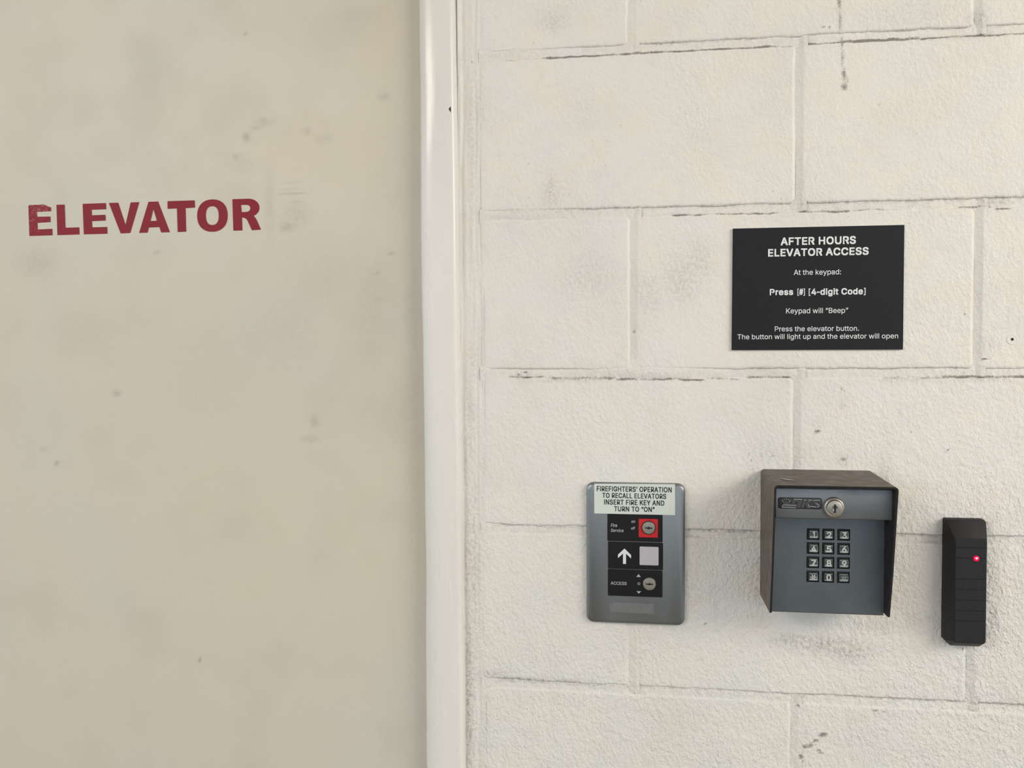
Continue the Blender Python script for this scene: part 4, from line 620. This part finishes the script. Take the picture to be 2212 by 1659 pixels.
# call button module
ax, tz = -9.9, -222.4
mb = MB(); mb.prism([(ax, tz), (ax + 8.2, tz - 8.0), (ax + 8.2, tz - 12.4), (ax + 1.9, tz - 6.4), (ax + 1.9, tz - 19.6), (ax - 1.9, tz - 19.6), (ax - 1.9, tz - 6.4), (ax - 8.2, tz - 12.4), (ax - 8.2, tz - 8.0)], Ym - .25, Ym + .1)
mb.build('up_arrow', 'white_print', mods[1], O)
mb = MB(); mb.loft([at_y(rrect(8.4, 33.2, -243.1, -218.6, 1.4, 3), Ym + .1), at_y(rrect(8.4, 33.2, -243.1, -218.6, 1.4, 3), Ym - .25)], 1, cap0=False)
mb.loft([at_y(rrect(9.0, 32.7, -242.6, -219.1, 1.3, 3), Ym), at_y(rrect(9.0, 32.7, -242.6, -219.1, 1.3, 3), Ym - 1.3), at_y(rrect(9.5, 32.2, -242.1, -219.6, 1.2, 3), Ym - 1.7)], 0, cap0=False)
mb.build('call_button', ['button', 'lock_dark'], mods[1], O, smooth=30)
# access module
text('ACCESS', -27.3, -7.2, -269.0, 4.0, Ym, 'grey_print', mods[2], O, off=.06, thick=.12)
mb = MB(); mb.prism([(7.8, -254.5), (10.5, -258.1), (5.0, -258.2)], Ym - .2, Ym + .1); mb.prism([(5.2, -276.4), (11.0, -276.3), (8.1, -279.4)], Ym - .2, Ym + .1)
for i in range(16):
    a, b = 2 * math.pi * i / 16, 2 * math.pi * (i + 1) / 16; c0 = lambda t, r: (8.1 + r * math.cos(t), -266.7 + r * math.sin(t))
    mb.prism([c0(a, 1.0), c0(b, 1.0), c0(b, 1.6), c0(a, 1.6)], Ym - .2, Ym + .1)
mb.build('position_mark', 'grey_print', mods[2], O)
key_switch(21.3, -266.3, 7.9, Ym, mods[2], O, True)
mb = MB(); mb.prism([(-28.4, -294.5), (-26.6, -293.8), (-26.2, -296.2), (-24.4, -295.4), (-24.6, -292.2), (-5, -291.8), (26.6, -292.4), (26.7, -304.7), (0, -304.9), (-27.4, -304.2), (-28.3, -301)], -7.65, -7.4)
o = mb.build('label_residue', 'residue', panel, O); o['label'] = 'dull rectangle left by a peeled label'

# ------------------------------------------------------------------ keypad in its hood
O = (225, 0, -279)
kp = thing('keypad', 'grey metal entry keypad with twelve keys and round lock under a brown weather hood', 'keypad', O)
T = 2.3
def hood_path(inset):
    a, b, top, r = 158.2 + inset, 291.2 - inset, -inset, max(5.0 - inset, 2.0)
    p = [(a, -157.6 + top * 0)]
    pts = [(a, None, 1.0), (a, None, .66), (a, None, .33)]
    return a, b, r
def hood_ring(inset, front):
    a, b = 158.2 + inset, 291.0 - inset; r = 4.5 - inset * .8
    zt = (-124.0 if front else -119.8) - inset; zb = -277.2
    path = [(a, zb), (a, zb * .66 + zt * .34), (a, zb * .33 + zt * .67)]
    path += [(a + r + r * math.cos(math.radians(180 - 90 * i / 4)), zt - r + r * math.sin(math.radians(180 - 90 * i / 4))) for i in range(5)]
    path += [(b - r + r * math.cos(math.radians(90 - 90 * i / 4)), zt - r + r * math.sin(math.radians(90 - 90 * i / 4))) for i in range(5)]
    path += [(b, zb * .33 + zt * .67), (b, zb * .66 + zt * .34), (b, zb)]
    out = []
    for x, z in path:
        y = 0.5
        if front:
            t = (z + 277.2) / (277.2 - 124); y = -82 - 26 * t
            if z <= zb + .01: y += 3.0
        out.append((x, y, z))
    return out
A, B_, C_, D_ = hood_ring(0, False), hood_ring(0, True), hood_ring(T, True), hood_ring(T, False)
# rounded toe of each cheek
mb = MB(); n = len(A); base = 0
mb.v = A + B_ + C_ + D_
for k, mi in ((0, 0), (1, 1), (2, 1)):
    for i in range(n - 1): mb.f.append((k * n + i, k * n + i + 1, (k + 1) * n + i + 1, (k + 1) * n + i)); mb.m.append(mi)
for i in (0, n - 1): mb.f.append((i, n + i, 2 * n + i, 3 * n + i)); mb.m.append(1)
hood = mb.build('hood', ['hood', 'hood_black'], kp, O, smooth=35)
mb = MB()
mb.prism([(170, -1), (171, -1.2), (184, -3.0), (176, -2.2)], 0, .2)
mb.v = [(x, -62 + z * 4.0 - 6 * (x > 175), -121.6 - (x > 175) * .35 + y) for x, y, z in mb.v]
sc = mb.build('scratch', 'emblem_edge', hood, O)
# lower face with its twelve openings
cols = [(202.3, 216.5), (219.7, 233.4), (236.6, 250.7)]; rows = [(-194.1, -180.6), (-210.6, -197.0), (-227.3, -213.7), (-243.9, -230.5)]
xs = [160.6] + [c for p in cols for c in p] + [288.7]; zs = sorted([-279.6, -150] + [c for p in rows for c in p])
mb = MB()
for i in range(len(xs) - 1):
    for j in range(len(zs) - 1):
        hole = i % 2 == 1 and j % 2 == 1
        q = [(xs[i], zs[j]), (xs[i + 1], zs[j]), (xs[i + 1], zs[j + 1]), (xs[i], zs[j + 1])]
        if not hole: mb.add([(x, -62, z) for x, z in q], [(0, 1, 2, 3)])
        else:
            v = [(x, -62, z) for x, z in q] + [(x, -57.5, z) for x, z in q]
            mb.add(v, [(0, 1, 5, 4), (1, 2, 6, 5), (2, 3, 7, 6), (3, 0, 4, 7)], 0)
mb.box(160.6, 288.7, -57.4, .5, -279.6, -150, 1)
mb.add([(160.6, -62, -279.6), (288.7, -62, -279.6), (288.7, -57.4, -279.6), (160.6, -57.4, -279.6)], [(0, 1, 2, 3)], 2)
mb.add([(160.6, -62, -279.6), (288.7, -62, -279.6), (288.7, -61.4, -280.6), (160.6, -61.4, -280.6)], [(0, 1, 2, 3)], 2)
mb.build('face_panel', ['keypad_face', 'hood_black', 'hood'], kp, O)
# raised frame lip round each opening and the keys themselves
for r, (z0, z1) in enumerate(rows):
    for c, (x0, x1) in enumerate(cols):
        mb = MB()
        a = lambda i, y: [(x0 + .5 + i, y, z0 + .5 + i), (x1 - .5 - i, y, z0 + .5 + i), (x1 - .5 - i, y, z1 - .5 - i), (x0 + .5 + i, y, z1 - .5 - i)]
        mb.loft([a(0, -57.6), a(0, -61.0), a(.6, -61.6), a(1.7, -64.6), a(2.1, -64.9)])
        # painted highlight along the top lip, worn bare metal at the bottom edge
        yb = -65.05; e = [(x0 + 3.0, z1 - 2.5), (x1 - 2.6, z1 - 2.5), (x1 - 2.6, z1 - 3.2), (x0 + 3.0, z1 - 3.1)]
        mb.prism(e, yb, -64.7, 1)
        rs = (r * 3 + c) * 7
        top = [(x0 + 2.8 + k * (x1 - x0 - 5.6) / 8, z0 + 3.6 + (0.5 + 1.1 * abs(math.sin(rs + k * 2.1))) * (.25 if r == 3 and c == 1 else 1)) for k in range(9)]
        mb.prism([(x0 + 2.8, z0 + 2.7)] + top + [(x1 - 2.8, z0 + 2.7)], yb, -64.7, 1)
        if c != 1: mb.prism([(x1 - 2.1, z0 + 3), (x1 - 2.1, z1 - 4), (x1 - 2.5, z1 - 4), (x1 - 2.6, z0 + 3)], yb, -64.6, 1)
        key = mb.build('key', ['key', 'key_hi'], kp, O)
        ch = ('123', '456', '789', '*0#')[r][c]; cx = (x0 + x1) / 2 + .2; zb = z0 + 3.1; H = 7.2
        if ch in '*#':
            mb = MB()
            if ch == '*':
                for t in (0, 60, 120):
                    dx, dz = 3.6 * math.cos(math.radians(t)), 3.6 * math.sin(math.radians(t)); add_stroke(mb, [(cx - dx, zb + 3.4 - dz), (cx + dx, zb + 3.4 + dz)], .95, yb - .3, yb + .1)
            else:
                for d in (-1.3, 1.3): add_stroke(mb, [(cx + d - .5, zb + .4), (cx + d + .5, zb + 6.0)], .8, yb - .3, yb + .1); add_stroke(mb, [(cx - 3.2, zb + 3.2 + d), (cx + 3.2, zb + 3.2 + d)], .8, yb - .3, yb + .1)
            mb.build('digit', 'digit' if ch == '*' else 'key_hi', key, O)
        else:
            w = 2.2 if ch == '1' else 5.2
            text(ch, cx - w / 2, cx + w / 2, zb, H, yb, 'digit', key, O, off=.28, name='digit', thick=.3)
# upper cover
mb = MB()
def cover_ring(x):
    return [(x, -58, -164.3), (x, -89.2, -164.3), (x, -90.6, -163.6), (x, -91, -162.6), (x, -91, -131.2), (x, -90.4, -129.2), (x, -88.8, -127.9), (x, -84, -127.4), (x, -58, -127.4)]
mb.loft([cover_ring(162.8), cover_ring(288.6)]); mb.build('lock_cover', 'keypad_cover', kp, O, smooth=40)
# badge with raised emblem
mb = MB(); mb.loft([at_y(rrect(165.0, 213.2, -153.0, -140.2, 2.4, 5), -90.8), at_y(rrect(165.0, 213.2, -153.0, -140.2, 2.4, 5), -91.6), at_y(rrect(165.6, 212.6, -152.4, -140.8, 2.2, 5), -91.9)])
badge = mb.build('badge', 'badge', kp, O, smooth=30)
def bp(u, v):     # image pixels of the badge, enlarged: u 0..1230, v 0..335 measured down from its top left
    return (165.0 + u * 48.2 / 1230, -140.2 - v * 12.8 / 335)
P_ = lambda l: [bp(x - 145, y - 445) for x, y in l]
mb = MB(); y0, y1 = -92.25, -91.8
mb.prism(P_([(560, 490), (820, 495), (770, 740), (655, 735), (700, 560), (620, 560), (605, 620), (515, 620)]), y0, y1)
mb.prism(P_([(275, 665), (665, 665), (645, 735), (245, 735)]), y0, y1)
mb.prism(P_([(855, 500), (945, 505), (862, 745), (785, 745)]), y0, y1)
mb.prism(P_([(985, 505), (1095, 505), (1000, 615), (1020, 745), (930, 745), (900, 625)]), y0, y1)
add_stroke(mb, P_([(1300, 535), (1180, 535), (1150, 580), (1210, 630), (1250, 670), (1180, 710), (1040, 705)]), 2.1, y0, y1)
mb.prism(P_([(285, 650), (270, 575), (320, 600), (370, 540), (430, 590), (475, 565), (455, 650)]), y0, y1)
y2 = -92.5
for l in ([(575, 488), (820, 492)], [(275, 668), (660, 668)], [(250, 735), (262, 690), (290, 668)], [(855, 503), (945, 508)], [(985, 522), (1005, 505), (1095, 508)], [(1115, 535), (1150, 508), (1315, 508)], [(1200, 595), (1260, 635), (1290, 660), (1285, 700), (1230, 720)], [(1030, 690), (1130, 700), (1200, 712)], [(985, 640), (1012, 690), (1010, 740)], [(250, 738), (640, 745)]):
    add_stroke(mb, P_(l), .55, y2, y1, 1)
for u, v in ((255, 530), (310, 503), (372, 490), (432, 503), (483, 530), (288, 572), (462, 560)):
    c = bp(u - 145, v - 445); mb.loft([circle(c[0], c[1], .62, y1, 8), circle(c[0], c[1], .5, y2, 8)], 1)
mb.build('emblem', ['emblem', 'emblem_edge'], badge, O)
# cylinder lock
cx, cz = 225.9, -150.4
mb = MB()
mb.loft([circle(cx, cz, r, y, 40) for r, y in ((11.9, -90.8), (11.9, -92.4), (11.5, -93.6), (10.6, -94.6), (9.4, -95.2), (8.9, -95.0), (8.8, -94.4))], 0, cap0=False, cap1=False)
mb.loft([circle(cx + .3, cz - .5, r, y, 40) for r, y in ((8.8, -94.3), (8.5, -95.3), (7.6, -95.7), (3.2, -95.9), (2.7, -95.4))], 0, cap0=False)
lk = mb.build('lock', ['lock', 'lock_dark'], kp, O, smooth=35)
mb = MB(); cx += .4; cz -= .6; y = -96.2
mb.prism([(cx - 1.1, cz + 4.6), (cx + .8, cz + 4.8), (cx + 1.0, cz + 2.6), (cx + 2.0, cz + 1.4), (cx + 1.4, cz - .4), (cx + 1.0, cz - 5.0), (cx - 1.2, cz - 5.0), (cx - 1.3, cz - 1.5), (cx - 2.0, cz + .5), (cx - .8, cz + 2.4)], y, -95.2, 0)
mb.prism([(cx - 2.1, cz + .2), (cx - 1.1, cz - .2), (cx - 1.1, cz - 3.4), (cx - 2.2, cz - 2.6), (cx - 2.7, cz - 1.2)], y - .05, -95.2, 1)
mb.prism([(cx + 1.3, cz - 1.0), (cx + 2.2, cz - 1.0), (cx + 2.2, cz - 2.2), (cx + 1.3, cz - 3.0)], y - .05, -95.2, 1)
mb.build('keyhole', ['lock_dark', 'key_hi'], lk, O)

# ------------------------------------------------------------------ black card reader
O = (396, 0, -329)
rd = thing('card_reader', 'narrow upright black plastic card reader with small red light on the block wall', 'card reader', O)
def octo(x0, x1, z0, z1, c0, c1, y, ctl=1.5, ctr=5):   # corners: bottom-left, bottom-right, top-right, top-left
    return [(x0 + c0, y, z0), (x1 - c1, y, z0), (x1, y, z0 + c1), (x1, y, z1 - ctr), (x1 - ctr, y, z1), (x0 + ctl, y, z1), (x0, y, z1 - ctl), (x0, y, z0 + c0)]
mb = MB()
a = octo(372.6, 419.0, -328.8, -175.4, 7, 6, 0.5, 1.5, 3); b = octo(372.6, 418.6, -328.8, -175.4, 7, 6, -9, 1.5, 3); b2 = octo(373.0, 418.2, -328.5, -176.0, 6.5, 6, -11, 1.5, 3)
c = octo(378.6, 414.6, -321.0, -195.6, 2.0, 2, -24, 1.2, 1.2)
# the shoulder runs as one slope from the top edge down to the full thickness
mb.loft([a, b, b2, c])
# ribs across the front, parted by fine grooves
g = [-195.8, -207.0, -219.3, -232.0, -244.3, -256.9, -269.6, -282.4, -294.6, -320.2]
for i in range(len(g) - 1):
    if i == 2: continue
    zt, zb2 = g[i] - .35, g[i + 1] + .35
    if i == 3: zt = g[2] - .35
    mb.prism(rrect(379.4, 413.8, zb2, zt, .8, 2), -24.7, -23.8)
mb.build('body', 'reader', rd, O, bevel=1.1, seg=3, smooth=30)
# faint moulded mark below the light
mb = MB(); mb.prism(rrect(387.5, 397, -254.2, -247.2, .8, 3), -24.95, -24.6); mb.build('moulded_mark', 'reader', rd, O)
mb = MB(); cx, cz = 402.6, -219.2
mb.loft([circle(cx, cz, r, y, 20) for r, y in ((3.3, -24.5), (3.2, -25.1), (2.5, -25.9), (1.4, -26.4), (.5, -26.5))], 0, cap0=False)
led = mb.build('indicator_light', 'led_red', rd, O, smooth=60)
mb = MB(); mb.loft([circle(cx - .3, cz + .5, r, y, 12) for r, y in ((1.2, -25.6), (1.1, -26.6), (.5, -26.9))], 0); mb.build('light_core', 'led_core', led, O)
